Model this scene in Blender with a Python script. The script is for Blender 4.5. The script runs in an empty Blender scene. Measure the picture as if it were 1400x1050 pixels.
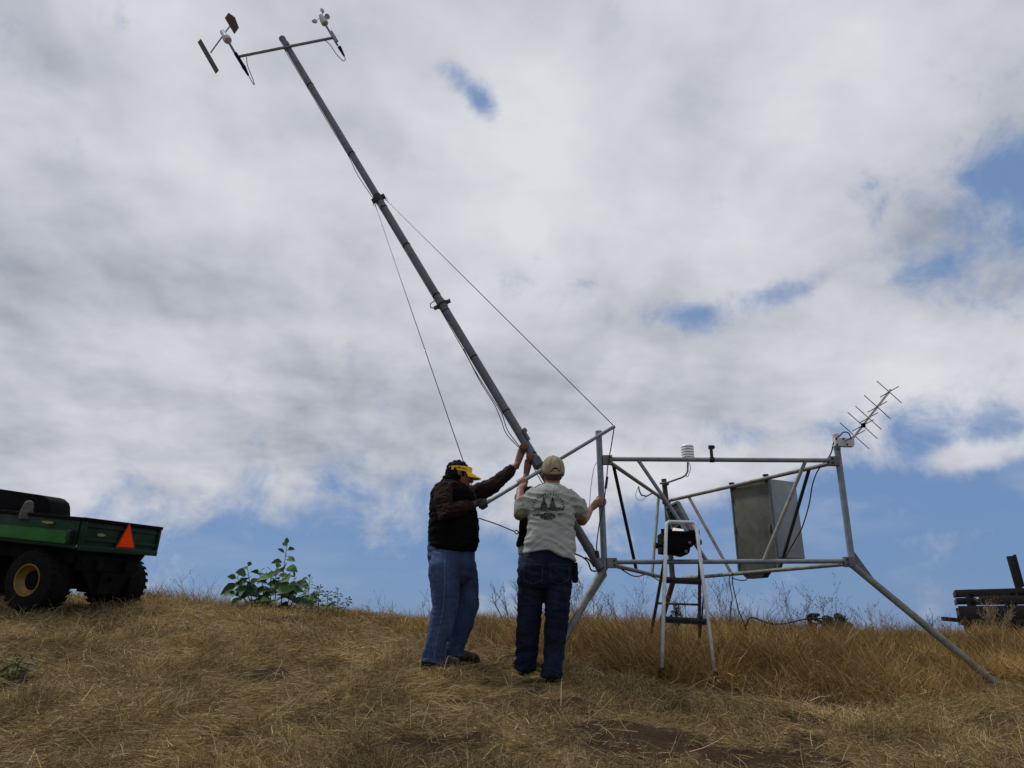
import bpy, bmesh, math, random
import numpy as np
from mathutils import Vector, Matrix, noise
from mathutils.bvhtree import BVHTree

# ------------------------------------------------------------------ camera, light, exposure
scene = bpy.context.scene
COL = scene.collection
PITCH = math.radians(18.7)
EYE = Vector((0.0, 0.0, 1.45))
FPX = 1000.0                      # focal length in pixels of the 1400 x 1050 photograph

cd = bpy.data.cameras.new("camera")
cd.sensor_width = 36.0
cd.lens = 36.0 * FPX / 1400.0
cd.clip_start = 0.05
cd.clip_end = 20000.0
cam = bpy.data.objects.new("camera", cd)
cam.location = EYE
cam.rotation_euler = (math.radians(90) + PITCH, 0, 0)
COL.objects.link(cam)
scene.camera = cam

scene.view_settings.view_transform = 'Standard'
scene.view_settings.look = 'None'
scene.view_settings.exposure = 0.0
scene.view_settings.gamma = 1.0

SUN_EL, SUN_AZ = math.radians(60), math.radians(-58)      # azimuth from +Y, negative to the left
sd = bpy.data.lights.new("sun", 'SUN')
sd.energy = 2.3
sd.angle = math.radians(6)
sd.color = (1.0, 0.95, 0.87)
sun = bpy.data.objects.new("sun", sd)
sdir = Vector((math.sin(SUN_AZ) * math.cos(SUN_EL), math.cos(SUN_AZ) * math.cos(SUN_EL), math.sin(SUN_EL)))
sun.rotation_euler = (-sdir).to_track_quat('-Z', 'Y').to_euler()
COL.objects.link(sun)


def W(px, py, Y):
    """point of the place seen at photo pixel (px, py) that lies Y metres ahead of the camera"""
    u = -(py - 525.0) / FPX
    d = Vector(((px - 700.0) / FPX, math.cos(PITCH) - math.sin(PITCH) * u, math.sin(PITCH) + math.cos(PITCH) * u))
    return EYE + d * (Y / d.y)


def ray_dir(px, py):
    u = -(py - 525.0) / FPX
    return Vector(((px - 700.0) / FPX, math.cos(PITCH) - math.sin(PITCH) * u,
                   math.sin(PITCH) + math.cos(PITCH) * u)).normalized()


# ------------------------------------------------------------------ node helpers
class NT:
    def __init__(self, tree):
        self.t = tree
        self.n = tree.nodes
        self.l = tree.links

    def new(self, kind, **kw):
        nd = self.n.new(kind)
        for k, v in kw.items():
            setattr(nd, k, v)
        return nd

    def put(self, sock, v):
        if isinstance(v, bpy.types.NodeSocket):
            self.l.new(v, sock)
        elif v is not None:
            if hasattr(sock.default_value, '__len__') and not hasattr(v, '__len__'):
                sock.default_value = (v, v, v, 1.0)[:len(sock.default_value)]
            elif hasattr(v, '__len__') and len(sock.default_value) == 4 and len(v) == 3:
                sock.default_value = tuple(v) + (1.0,)
            else:
                sock.default_value = v

    def m(self, op, a, b=None, c=None, clamp=False):
        nd = self.new('ShaderNodeMath', operation=op, use_clamp=clamp)
        self.put(nd.inputs[0], a)
        self.put(nd.inputs[1], b)
        if c is not None:
            self.put(nd.inputs[2], c)
        return nd.outputs[0]

    def v(self, op, a, b=None):
        nd = self.new('ShaderNodeVectorMath', operation=op)
        self.put(nd.inputs[0], a)
        if b is not None:
            if op == 'SCALE':
                self.put(nd.inputs[3], b)
            else:
                self.put(nd.inputs[1], b)
        return nd.outputs[1] if op == 'LENGTH' or op == 'DOT_PRODUCT' else nd.outputs[0]

    def mix(self, f, a, b, blend='MIX'):
        nd = self.new('ShaderNodeMix', data_type='RGBA', blend_type=blend)
        nd.clamp_factor = True
        self.put(nd.inputs[0], f)
        self.put(nd.inputs[6], a)
        self.put(nd.inputs[7], b)
        return nd.outputs[2]

    def noise(self, vec, scale, detail=4, rough=0.55, dist=0.0, dim='3D'):
        nd = self.new('ShaderNodeTexNoise')
        nd.noise_dimensions = dim
        if vec is not None:
            self.put(nd.inputs['Vector'], vec)
        nd.inputs['Scale'].default_value = scale
        nd.inputs['Detail'].default_value = detail
        nd.inputs['Roughness'].default_value = rough
        nd.inputs['Distortion'].default_value = dist
        return nd.outputs['Fac']

    def smooth(self, x, lo, hi, a=0.0, b=1.0):
        nd = self.new('ShaderNodeMapRange', interpolation_type='SMOOTHSTEP')
        self.put(nd.inputs[0], x)
        self.put(nd.inputs[1], lo)
        self.put(nd.inputs[2], hi)
        self.put(nd.inputs[3], a)
        self.put(nd.inputs[4], b)
        return nd.outputs[0]

    def ramp(self, f, stops):
        nd = self.new('ShaderNodeValToRGB')
        self.put(nd.inputs[0], f)
        cr = nd.color_ramp
        while len(cr.elements) < len(stops):
            cr.elements.new(0.5)
        for e, (p, c) in zip(cr.elements, stops):
            e.position = p
            e.color = tuple(c) + (1.0,)
        return nd.outputs[0]


def world_setup():
    w = bpy.data.worlds.new("World")
    scene.world = w
    w.use_nodes = True
    t = NT(w.node_tree)
    t.n.clear()
    out = t.new('ShaderNodeOutputWorld')
    bg = t.new('ShaderNodeBackground')
    bg.inputs['Strength'].default_value = 0.1
    sky = t.new('ShaderNodeTexSky', sky_type='NISHITA')
    sky.sun_disc = False
    sky.sun_elevation = SUN_EL
    sky.sun_rotation = SUN_AZ
    sky.altitude = 200
    sky.air_density = 1.0
    sky.dust_density = 0.6
    sky.ozone_density = 2.0
    tc = t.new('ShaderNodeTexCoord')
    d = t.v('NORMALIZE', tc.outputs['Generated'])
    sp = t.new('ShaderNodeSeparateXYZ')
    t.put(sp.inputs[0], d)
    x, y, z = sp.outputs
    az = t.m('ARCTAN2', x, y)
    el = t.m('ARCSINE', t.m('MINIMUM', t.m('MAXIMUM', z, -1.0), 1.0))
    # clouds lie on a flat layer overhead
    zz = t.m('ADD', t.m('MAXIMUM', z, 0.0), 0.30)
    cb = t.new('ShaderNodeCombineXYZ')
    t.put(cb.inputs[0], t.m('DIVIDE', x, zz))
    t.put(cb.inputs[1], t.m('DIVIDE', y, zz))
    P = cb.outputs[0]
    n_big = t.noise(P, 1.5, 3, 0.5, 0.2)
    n_mid = t.noise(t.v('ADD', P, (3.1, 7.7, 1.3)), 3.6, 7, 0.50, 0.15)
    n_fine = t.noise(t.v('ADD', P, (11.0, 2.0, 5.0)), 11.0, 6, 0.55, 0.1)
    n_dome = t.noise(t.v('ADD', t.v('MULTIPLY', d, (1, 1, 1.8)), (4.0, 9.0, 2.0)), 3.3, 8, 0.55, 0.2)
    n_rag = t.noise(t.v('ADD', d, (1.0, 3.0, 8.0)), 13.0, 8, 0.62, 0.3)

    def blob(px, py, sx, sy, tilt=0.0):
        """soft patch of sky round the direction of a photo pixel; sizes in degrees"""
        v = ray_dir(px, py)
        a0, e0 = math.atan2(v.x, v.y), math.asin(v.z)
        da = t.m('SUBTRACT', az, a0)
        de = t.m('SUBTRACT', el, e0)
        c, s = math.cos(math.radians(tilt)), math.sin(math.radians(tilt))
        ra = t.m('ADD', t.m('MULTIPLY', da, c), t.m('MULTIPLY', de, s))
        re = t.m('SUBTRACT', t.m('MULTIPLY', de, c), t.m('MULTIPLY', da, s))
        q = t.m('ADD', t.m('POWER', t.m('DIVIDE', ra, math.radians(sx)), 2.0),
                t.m('POWER', t.m('DIVIDE', re, math.radians(sy)), 2.0))
        return t.m('EXPONENT', t.m('MULTIPLY', q, -1.0))

    def summed(rows):
        tot = None
        for (px, py, sx, sy, tilt, amp) in rows:
            b = t.m('MULTIPLY', blob(px, py, sx, sy, tilt), amp)
            tot = b if tot is None else t.m('ADD', tot, b)
        return tot

    # cloud deck: thick above about 9 degrees, open low over the hill and in a gap to the right
    deck = t.smooth(el, math.radians(5.0), math.radians(15.5))
    field = summed(CLOUD_ROWS)
    irregular = t.m('ADD', t.m('MULTIPLY', t.m('SUBTRACT', n_dome, 0.5), 2.0),
                    t.m('MULTIPLY', t.m('SUBTRACT', n_rag, 0.5), 2.2))
    cov = t.m('ADD', t.m('ADD', t.m('MULTIPLY', deck, 1.16), field), irregular)
    thin = t.m('MULTIPLY', t.smooth(n_mid, 0.46, 0.68), t.smooth(el, math.radians(3), math.radians(18), 0.07, 0.34))
    dens = t.m('MAXIMUM', t.smooth(cov, 0.02, 1.00), thin)
    # body of the clouds: light tops, greyer bellies
    lum = t.m('ADD', t.m('ADD', t.m('MULTIPLY', n_big, 0.54), t.m('MULTIPLY', n_mid, 0.38)), t.m('MULTIPLY', n_fine, 0.08))
    # billows: the side of each lump that faces the sun is lighter
    P_s = t.v('ADD', t.v('ADD', P, (3.1, 7.7, 1.3)), (-0.055, 0.035, 0.0))
    lum = t.m('ADD', lum, t.m('MULTIPLY', t.m('SUBTRACT', n_mid, t.noise(P_s, 3.6, 7, 0.50, 0.15)), 0.26))
    e_s = t.v('ADD', t.v('ADD', P, (21.0, 4.0, 6.0)), (-0.02, 0.013, 0.0))
    lum = t.m('ADD', lum, t.m('MULTIPLY', t.m('SUBTRACT', t.noise(t.v('ADD', P, (21.0, 4.0, 6.0)), 9.0, 7, 0.55, 0.2), t.noise(e_s, 9.0, 7, 0.55, 0.2)), 0.13))
    lum = t.m('ADD', lum, summed(LIGHT_ROWS))
    cl = t.ramp(lum, [(0.28, (3.0, 3.3, 3.9)), (0.42, (4.7, 4.95, 5.55)), (0.53, (5.95, 6.12, 6.65)), (0.68, (7.1, 7.25, 7.65))])
    blue = t.mix(1.0, sky.outputs[0], SKY_TINT, 'MULTIPLY')
    low = t.smooth(el, math.radians(1.0), math.radians(22.0))
    blue = t.mix(0.82, blue, t.mix(low, SKY_LOW, SKY_HIGH))
    col = t.mix(dens, blue, cl)
    below = t.smooth(z, -0.06, -0.005)
    col = t.mix(below, (0.9, 0.8, 0.6), col)
    t.put(bg.inputs['Color'], col)
    t.l.new(bg.outputs[0], out.inputs['Surface'])
    w.cycles.sampling_method = 'MANUAL'
    w.cycles.sample_map_resolution = 512


SKY_TINT = (0.75, 0.85, 1.0)
SKY_LOW = (1.40, 2.45, 4.65)
SKY_HIGH = (1.75, 2.80, 4.95)
# px, py, width deg, height deg, tilt, amount  (negative opens the deck, positive closes it)
CLOUD_ROWS = [
    (1385, 275, 6.5, 4.6, 0, -0.72), (1300, 358, 7.5, 2.2, 8, -0.50), (1395, 412, 4.5, 1.6, 0, -0.40),
    (1390, 225, 3, 2, 0, -0.25),
    (640, 116, 3.4, 1.5, -38, -0.95), (664, 152, 1.4, 2.2, 20, -0.50), (595, 92, 2.0, 1.1, -20, -0.42),
    (945, 428, 6.2, 1.7, 4, -0.80), (1105, 385, 4.0, 1.1, 12, -0.70), (1230, 665, 8, 3.0, 0, -0.65), (1120, 592, 9, 1.5, 0, -0.35), (985, 275, 2.4, 1.0, 0, -0.32),
    (110, 95, 8, 2.6, -10, -0.20), (800, 335, 5, 1.6, 0, -0.25), (60, 250, 12, 8, 0, 0.2), (400, 200, 14, 9, 0, 0.25),
    (1000, 120, 16, 8, 0, 0.25), (300, 450, 18, 6, 0, 0.2), (800, 500, 14, 4, 0, 0.15),
    (975, 642, 8.5, 1.7, 4, 0.55), (790, 640, 4.5, 2.4, 0, 0.42), (1340, 622, 4.2, 1.0, 4, 0.95),
    (150, 702, 9.0, 1.9, -3, 0.55), (420, 690, 9.0, 2.6, -6, 0.42), (30, 640, 6, 2.5, 0, 0.3),
    (1330, 470, 9, 3.0, 8, 0.34), (1200, 555, 8, 1.6, 10, -0.12), (1395, 585, 6, 1.0, 0, -0.25), (1040, 600, 6, 1.2, 0, -0.3),
    (700, 250, 20, 9, 0, 0.2),
]
LIGHT_ROWS = [
    (700, 190, 11, 7, 0, 0.12), (380, 330, 10, 6, 0, 0.05), (1150, 120, 12, 6, 0, 0.10), (1060, 300, 9, 4, 0, 0.10),
    (250, 590, 18, 2.6, -3, -0.15), (240, 410, 13, 3.6, 4, -0.07), (330, 250, 12, 5, 0, 0.07), (110, 92, 9, 3, -8, -0.13), (560, 540, 10, 2.6, -8, -0.05),
    (1300, 480, 9, 3, 0, 0.10), (900, 545, 9, 2, 0, -0.02), (200, 180, 10, 4, 0, 0.10), (330, 20, 14, 4, 0, 0.02),
    (60, 560, 8, 1.5, -4, 0.10), (970, 655, 8, 2, 0, 0.12), (160, 700, 10, 2, 0, -0.04),
]
world_setup()

# ------------------------------------------------------------------ scene bookkeeping
def thing(name, label, cat, loc=(0, 0, 0), group=None):
    o = bpy.data.objects.new(name, None)
    o.empty_display_size = 0.1
    COL.objects.link(o)
    o.location = loc
    o["label"] = label
    o["category"] = cat
    if group:
        o["group"] = group
    return o


def tag(o, label, cat, group=None):
    o["label"] = label
    o["category"] = cat
    if group:
        o["group"] = group
    return o


def root_loc(o):
    v = Vector((0, 0, 0))
    while o is not None:
        v += o.location
        o = o.parent
    return v


class MB:
    """collects shapes in world coordinates"""
    def __init__(self):
        self.v = []
        self.f = []

    def add(self, vs, fs):
        k = len(self.v)
        self.v += [Vector(p) for p in vs]
        self.f += [tuple(i + k for i in q) for q in fs]
        return self

    def tube(self, pts, r, n=10, caps=True, hollow=False):
        pts = [Vector(p) for p in pts]
        rs = list(r) if hasattr(r, '__len__') else [r] * len(pts)
        T = []
        for i in range(len(pts)):
            a = pts[max(i - 1, 0)]
            b = pts[min(i + 1, len(pts) - 1)]
            T.append((b - a).normalized())
        ref = Vector((0, 0, 1)) if abs(T[0].z) < 0.9 else Vector((1, 0, 0))
        u = T[0].cross(ref).normalized()
        vs = []
        for i, p in enumerate(pts):
            u = (u - T[i] * u.dot(T[i])).normalized()
            w = T[i].cross(u)
            for k in range(n):
                a = 2 * math.pi * k / n
                vs.append(p + (u * math.cos(a) + w * math.sin(a)) * rs[i])
        fs = []
        for i in range(len(pts) - 1):
            for k in range(n):
                k2 = (k + 1) % n
                fs.append((i * n + k, i * n + k2, (i + 1) * n + k2, (i + 1) * n + k))
        if caps:
            fs.append(tuple(range(n - 1, -1, -1)))
            m = (len(pts) - 1) * n
            fs.append(tuple(m + k for k in range(n)))
        return self.add(vs, fs)

    def loft(self, rings, n=20, e=2.0):
        """rings: (centre, half axis a, half axis b); closed at both ends"""
        vs = []
        for c, ax, ay in rings:
            c, ax, ay = Vector(c), Vector(ax), Vector(ay)
            for k in range(n):
                a = 2 * math.pi * k / n
                ca, sa = math.cos(a), math.sin(a)
                ca = math.copysign(abs(ca) ** (2 / e), ca)
                sa = math.copysign(abs(sa) ** (2 / e), sa)
                vs.append(c + ax * ca + ay * sa)
        fs = []
        for i in range(len(rings) - 1):
            for k in range(n):
                k2 = (k + 1) % n
                fs.append((i * n + k, i * n + k2, (i + 1) * n + k2, (i + 1) * n + k))
        fs.append(tuple(range(n - 1, -1, -1)))
        m = (len(rings) - 1) * n
        fs.append(tuple(m + k for k in range(n)))
        return self.add(vs, fs)

    def ball(self, c, ax, ay, az, n=16, m=10):
        c, ax, ay, az = Vector(c), Vector(ax), Vector(ay), Vector(az)
        rings = []
        for i in range(m + 1):
            t = -math.pi / 2 + math.pi * i / m
            k = max(math.cos(t), 0.02)
            rings.append((c + az * math.sin(t), ax * k, ay * k))
        return self.loft(rings, n)

    def box(self, c, ax, ay, az):
        """centre and three half axes"""
        c, ax, ay, az = Vector(c), Vector(ax), Vector(ay), Vector(az)
        vs = [c + ax * i + ay * j + az * k for k in (-1, 1) for j in (-1, 1) for i in (-1, 1)]
        fs = [(0, 2, 3, 1), (4, 5, 7, 6), (0, 1, 5, 4), (2, 6, 7, 3), (0, 4, 6, 2), (1, 3, 7, 5)]
        return self.add(vs, fs)

    def bar(self, a, b, up, w, h):
        """rectangular bar from a to b, half sizes w (sideways) and h (along up)"""
        a, b, up = Vector(a), Vector(b), Vector(up)
        d = b - a
        s = d.cross(up).normalized()
        u = s.cross(d).normalized()
        return self.box((a + b) / 2, d / 2, s * w, u * h)

    def prism(self, pts, ext):
        """polygon pts (planar) extruded by vector ext"""
        pts = [Vector(p) for p in pts]
        ext = Vector(ext)
        n = len(pts)
        vs = pts + [p + ext for p in pts]
        fs = [tuple(range(n - 1, -1, -1)), tuple(range(n, 2 * n))]
        for k in range(n):
            k2 = (k + 1) % n
            fs.append((k, k2, n + k2, n + k))
        return self.add(vs, fs)

    def disc_stack(self, c, axis, prof, n=20):
        """lathe: prof = [(radius, distance along axis)]"""
        axis = Vector(axis).normalized()
        ref = Vector((0, 0, 1)) if abs(axis.z) < 0.9 else Vector((1, 0, 0))
        u = axis.cross(ref).normalized()
        w = axis.cross(u)
        return self.loft([(Vector(c) + axis * h, u * max(r, 1e-4), w * max(r, 1e-4)) for r, h in prof], n)

    def mesh(self, name, off=Vector((0, 0, 0))):
        me = bpy.data.meshes.new(name)
        me.from_pydata([p - off for p in self.v], [], self.f)
        me.validate()
        bm = bmesh.new()
        bm.from_mesh(me)
        bmesh.ops.recalc_face_normals(bm, faces=bm.faces)
        bm.to_mesh(me)
        bm.free()
        return me


def link(name, me, mat, parent=None, smooth=None, loc=None):
    if mat is not None and not me.materials:
        me.materials.append(mat)
    o = bpy.data.objects.new(name, me)
    COL.objects.link(o)
    if loc is not None:
        o.location = loc
    if parent is not None:
        o.parent = parent
    if smooth is not None:
        for p in me.polygons:
            p.use_smooth = True
        if smooth < 180:
            me.set_sharp_from_angle(angle=math.radians(smooth))
    return o


def put(name, mb, mat, parent=None, smooth=40, base=None, bevel=0.0):
    """link a collected shape as one mesh object; its vertices are given in world space"""
    off = root_loc(parent) if parent is not None else (Vector(base) if base is not None else Vector((0, 0, 0)))
    me = mb.mesh(name, off)
    if bevel:
        bm = bmesh.new()
        bm.from_mesh(me)
        es = [e for e in bm.edges if len(e.link_faces) == 2 and e.calc_face_angle() > math.radians(50)]
        bmesh.ops.bevel(bm, geom=es, offset=bevel, segments=2, affect='EDGES', profile=0.6)
        bm.to_mesh(me)
        bm.free()
    return link(name, me, mat, parent, smooth, None if parent is not None else off)


def fused(mb, voxel, smooth_it, name, off, fold=None):
    """all shapes of mb joined into one continuous skin"""
    me = mb.mesh(name + "_raw")
    o = bpy.data.objects.new(name + "_raw", me)
    COL.objects.link(o)
    r = o.modifiers.new("r", 'REMESH')
    r.mode = 'VOXEL'
    r.voxel_size = voxel
    if smooth_it:
        s = o.modifiers.new("s", 'SMOOTH')
        s.factor = 0.5
        s.iterations = smooth_it
    dg = bpy.context.evaluated_depsgraph_get()
    res = bpy.data.meshes.new_from_object(o.evaluated_get(dg))
    bpy.data.objects.remove(o)
    bpy.data.meshes.remove(me)
    if fold:
        nn = [v.normal.copy() for v in res.vertices]
        for v, q in zip(res.vertices, nn):
            v.co += q * fold(v.co)
    res.name = name
    res.transform(Matrix.Translation(-off))
    return res


# ------------------------------------------------------------------ materials
def mat(name, col, rough=0.6, metal=0.0, var=0.12, scale=8.0, bump=0.0, bscale=60.0, spots=None, spec=None, streak=None):
    m = bpy.data.materials.new(name)
    m.use_nodes = True
    t = NT(m.node_tree)
    b = t.n['Principled BSDF']
    tc = t.new('ShaderNodeTexCoord')
    P = tc.outputs['Object']
    if streak:
        P = t.v('MULTIPLY', P, streak)
    n = t.noise(P, scale, 6, 0.6)
    lo = tuple(c * (1 - var * 1.6) for c in col)
    hi = tuple(min(c * (1 + var * 1.6), 1) for c in col)
    c = t.ramp(n, [(0.30, lo), (0.70, hi)])
    if spots:
        for (sc, th, scol, soft) in spots:
            k = t.noise(t.v('ADD', P, (sc, 2.3, 7.1)), sc, 8, 0.65)
            c = t.mix(t.smooth(k, th, th + soft), c, scol)
    t.put(b.inputs['Base Color'], c)
    b.inputs['Metallic'].default_value = metal
    t.put(b.inputs['Roughness'], t.smooth(t.noise(P, scale * 2.3, 4), 0.3, 0.7, max(rough - 0.1, 0.03), min(rough + 0.1, 1)))
    if spec is not None:
        b.inputs['Specular IOR Level'].default_value = spec
    if bump:
        bn = t.new('ShaderNodeBump')
        bn.inputs['Strength'].default_value = bump
        bn.inputs['Distance'].default_value = 0.01
        t.put(bn.inputs['Height'], t.noise(P, bscale, 5, 0.6))
        t.l.new(bn.outputs[0], b.inputs['Normal'])
    return m


GALV = mat("galvanised_steel", (0.185, 0.215, 0.245), 0.55, 0.35, 0.14, 14, 0.15, 120, spots=[(9, 0.66, (0.16, 0.15, 0.13), 0.1)])
GALVD = mat("dull_galvanised_steel", (0.105, 0.117, 0.130), 0.58, 0.3, 0.14, 6, 0.05, 120, spots=[(7, 0.62, (0.070, 0.062, 0.050), 0.12), (31, 0.64, (0.17, 0.18, 0.19), 0.06)])
GALVR = mat("weathered_pipe", (0.165, 0.172, 0.155), 0.65, 0.2, 0.22, 9, 0.2, 90,
            spots=[(11, 0.56, (0.17, 0.10, 0.055), 0.1), (23, 0.66, (0.28, 0.29, 0.29), 0.06)])
RUST = mat("rusty_pipe", (0.085, 0.062, 0.048), 0.8, 0.2, 0.3, 12, 0.35, 80, spots=[(13, 0.60, (0.20, 0.19, 0.17), 0.1)])
ALU = mat("bare_aluminium", (0.58, 0.60, 0.62), 0.4, 0.3, 0.1, 20, 0.1, 150, spots=[(16, 0.66, (0.30, 0.29, 0.27), 0.1)])
CHEST = mat("stained_cabinet_steel", (0.088, 0.088, 0.070), 0.7, 0.1, 0.25, 4.5, 0.12, 40,
            spots=[(9, 0.56, (0.048, 0.044, 0.033), 0.14), (26, 0.63, (0.13, 0.13, 0.11), 0.1)])
CHESTG = mat("cabinet_grey_side", (0.22, 0.245, 0.26), 0.55, 0.2, 0.12, 4, 0.06, 60, spots=[(12, 0.66, (0.2, 0.19, 0.16), 0.1)])
WHITEP = mat("white_plastic", (0.80, 0.81, 0.82), 0.4, 0, 0.04, 20)
GREYP = mat("grey_white_plastic", (0.50, 0.51, 0.52), 0.5, 0, 0.1, 20)
BLACKP = mat("black_plastic", (0.005, 0.005, 0.006), 0.75, 0, 0.3, 30, spec=0.08)
SACK = mat("grey_canvas", (0.075, 0.070, 0.064), 0.95, 0, 0.25, 14, 0.4, 60)
CABLE = mat("black_cable", (0.010, 0.011, 0.014), 0.5, 0, 0.2, 30, spec=0.25)
WIRE = mat("steel_wire", (0.11, 0.115, 0.125), 0.5, 0.5, 0.15, 40)
DARKM = mat("dark_metal", (0.020, 0.021, 0.023), 0.55, 0.1, 0.25, 20, spec=0.25)
DARKV = mat("dark_chassis", (0.006, 0.006, 0.006), 0.8, 0, 0.3, 10, spec=0.08)
VANE = mat("vane_brown", (0.070, 0.038, 0.030), 0.55, 0, 0.2, 20)
VANEK = mat("vane_black", (0.028, 0.027, 0.026), 0.5, 0, 0.2, 20)
SKIN = mat("tanned_skin", (0.26, 0.118, 0.072), 0.55, 0, 0.12, 25, 0.12, 220)
SKIND = mat("dark_tanned_skin", (0.155, 0.060, 0.032), 0.55, 0, 0.14, 25, 0.12, 220)
HAIR = mat("dark_curly_hair", (0.007, 0.006, 0.006), 0.85, 0, 0.4, 60, 0.9, 130, spec=0.1)
SEAM = mat("denim_seam", (0.022, 0.032, 0.058), 0.9)
SEAMP = mat("faded_seam", (0.085, 0.125, 0.215), 0.9, 0, 0.4, 40)
EYEM = mat("eye", (0.12, 0.10, 0.09), 0.2)
YELLOW = mat("yellow_cloth", (0.80, 0.47, 0.012), 0.7, 0, 0.08, 40, 0.1, 400)
YELLOWD = mat("visor_marks", (0.20, 0.12, 0.01), 0.8)
VEST = mat("black_padded_cloth", (0.0048, 0.0038, 0.0044), 0.95, 0, 0.2, 10, 0.25, 160, spec=0.06)
SLEEVE = mat("brown_shirt_cloth", (0.018, 0.0095, 0.0075), 0.95, 0, 0.12, 12, 0.25, 200, spec=0.12)
GLOVE = mat("dark_glove", (0.032, 0.030, 0.032), 0.8, 0, 0.3, 30, 0.3, 180)
TSHIRT = mat("pale_sage_cotton", (0.325, 0.345, 0.318), 0.9, 0, 0.06, 6, 0.2, 260, spec=0.2)
INK = mat("shirt_print_ink", (0.045, 0.05, 0.045), 0.9, 0, 0.4, 60, spec=0.15)
KHAKI = mat("khaki_cotton", (0.31, 0.265, 0.175), 0.9, 0, 0.1, 18, 0.25, 300, spec=0.2)
KHAKID = mat("khaki_seam", (0.17, 0.15, 0.10), 0.9)
DENIM = mat("faded_blue_denim", (0.037, 0.060, 0.130), 0.9, 0, 0.20, 5, 0.3, 320, spec=0.15,
            spots=[(3, 0.50, (0.070, 0.108, 0.205), 0.3)], streak=(1, 1, 0.45))
DENIMD = mat("dark_navy_denim", (0.0085, 0.0125, 0.028), 0.9, 0, 0.3, 7, 0.3, 320, spec=0.15,
             spots=[(5, 0.55, (0.018, 0.033, 0.078), 0.2)], streak=(1, 1, 0.45))
BOOT = mat("brown_boot_leather", (0.045, 0.021, 0.013), 0.7, 0, 0.3, 20, 0.3, 90)
BOOTD = mat("dark_boot_leather", (0.020, 0.016, 0.013), 0.75, 0, 0.3, 20, 0.3, 90)
GREEN = mat("vehicle_green_paint", (0.005, 0.024, 0.010), 0.5, 0, 0.2, 5, 0.04, 40, spots=[(8, 0.60, (0.018, 0.032, 0.017), 0.2)], spec=0.2)
GREEN_LIT = mat("sky_lit_green_paint", (0.013, 0.085, 0.012), 0.6, 0, 0.12, 5, spec=0.15)  # vehicle green lightened to carry the skylight on the sloping flange
TYRE = mat("tyre_rubber", (0.0085, 0.008, 0.0075), 0.9, 0, 0.3, 12, 0.3, 60, spots=[(6, 0.60, (0.022, 0.018, 0.013), 0.2)], spec=0.1)
RIMY = mat("yellow_rim_paint", (0.17, 0.10, 0.008), 0.5, 0, 0.2, 14, spots=[(9, 0.6, (0.10, 0.07, 0.03), 0.15)])
ORANGE = mat("orange_retroreflective", (1.0, 0.060, 0.004), 0.7, 0, 0.03, 20, spec=0.05)
REDR = mat("red_border_reflector", (0.12, 0.006, 0.005), 0.6, 0, 0.05, 20)
DECAL = mat("yellow_marking", (0.22, 0.19, 0.05), 0.6, 0, 0.3, 60)
OLDWOOD = mat("dark_old_wood", (0.009, 0.0068, 0.006), 0.85, 0, 0.35, 6, 0.5, 60, streak=(0.4, 1, 5))
OLDWOOD2 = mat("grey_brown_plank", (0.019, 0.0135, 0.0115), 0.85, 0, 0.35, 6, 0.5, 60, streak=(0.4, 1, 5))
PAPER = mat("white_paper", (0.72, 0.72, 0.70), 0.8, 0, 0.05, 10)
STONE = mat("grey_stone", (0.22, 0.205, 0.19), 0.9, 0, 0.25, 14, 0.6, 40)
PANELB = mat("panel_back", (0.040, 0.042, 0.045), 0.5, 0.2, 0.15, 12)


def attr_mat(name, rough=0.75, trans=0.25, spec=0.25):
    """colour of each blade or leaf from the mesh attribute «tint»"""
    m = bpy.data.materials.new(name)
    m.use_nodes = True
    t = NT(m.node_tree)
    b = t.n['Principled BSDF']
    out = t.n['Material Output']
    a = t.new('ShaderNodeAttribute', attribute_name='tint')
    t.l.new(a.outputs['Color'], b.inputs['Base Color'])
    b.inputs['Roughness'].default_value = rough
    b.inputs['Specular IOR Level'].default_value = spec
    tr = t.new('ShaderNodeBsdfTranslucent')
    t.l.new(a.outputs['Color'], tr.inputs['Color'])
    mx = t.new('ShaderNodeMixShader')
    mx.inputs[0].default_value = trans
    t.l.new(b.outputs[0], mx.inputs[1])
    t.l.new(tr.outputs[0], mx.inputs[2])
    t.l.new(mx.outputs[0], out.inputs['Surface'])
    return m


STRAWM = attr_mat("dry_straw")
LEAFM = attr_mat("green_leaf", 0.6, 0.15, 0.2)
TWIGM = attr_mat("dry_twig", 0.85, 0.0, 0.2)

# ------------------------------------------------------------------ the hill
_PY = np.array([-3000, -300, -60, -20, -6, 0, 2, 4.1, 6, 7.5, 8.5, 9.6, 11, 14, 20, 40, 100, 300, 900, 20000.0])
_PZ = np.array([-40, -25, -7, -2.6, -0.9, 0, .38, .80, 1.12, 1.37, 1.49, 1.54, 1.48, 1.22, .45, -3.2, -14, -38, -44, -44.0])
_ty = np.arange(-30, 45, 0.1)
_tz = np.interp(_ty, _PY, _PZ)
_k = np.hanning(13)
_k /= _k.sum()
_tz2 = np.convolve(np.pad(_tz, 6, mode='edge'), _k, mode='valid')


def vnoise(x, y, seed=0):
    x = np.asarray(x, float)
    y = np.asarray(y, float)
    xi = np.floor(x).astype(np.int64)
    yi = np.floor(y).astype(np.int64)
    xf, yf = x - xi, y - yi
    u = xf * xf * (3 - 2 * xf)
    v = yf * yf * (3 - 2 * yf)

    def h(a, b):
        n = (a * 374761393 + b * 668265263 + seed * 144665) & 0x7fffffff
        n = ((n ^ (n >> 13)) * 1274126177) & 0x7fffffff
        n = (n ^ (n >> 16)) & 0xffff
        return n / 65535.0
    return (h(xi, yi) * (1 - u) + h(xi + 1, yi) * u) * (1 - v) + (h(xi, yi + 1) * (1 - u) + h(xi + 1, yi + 1) * u) * v


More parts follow.
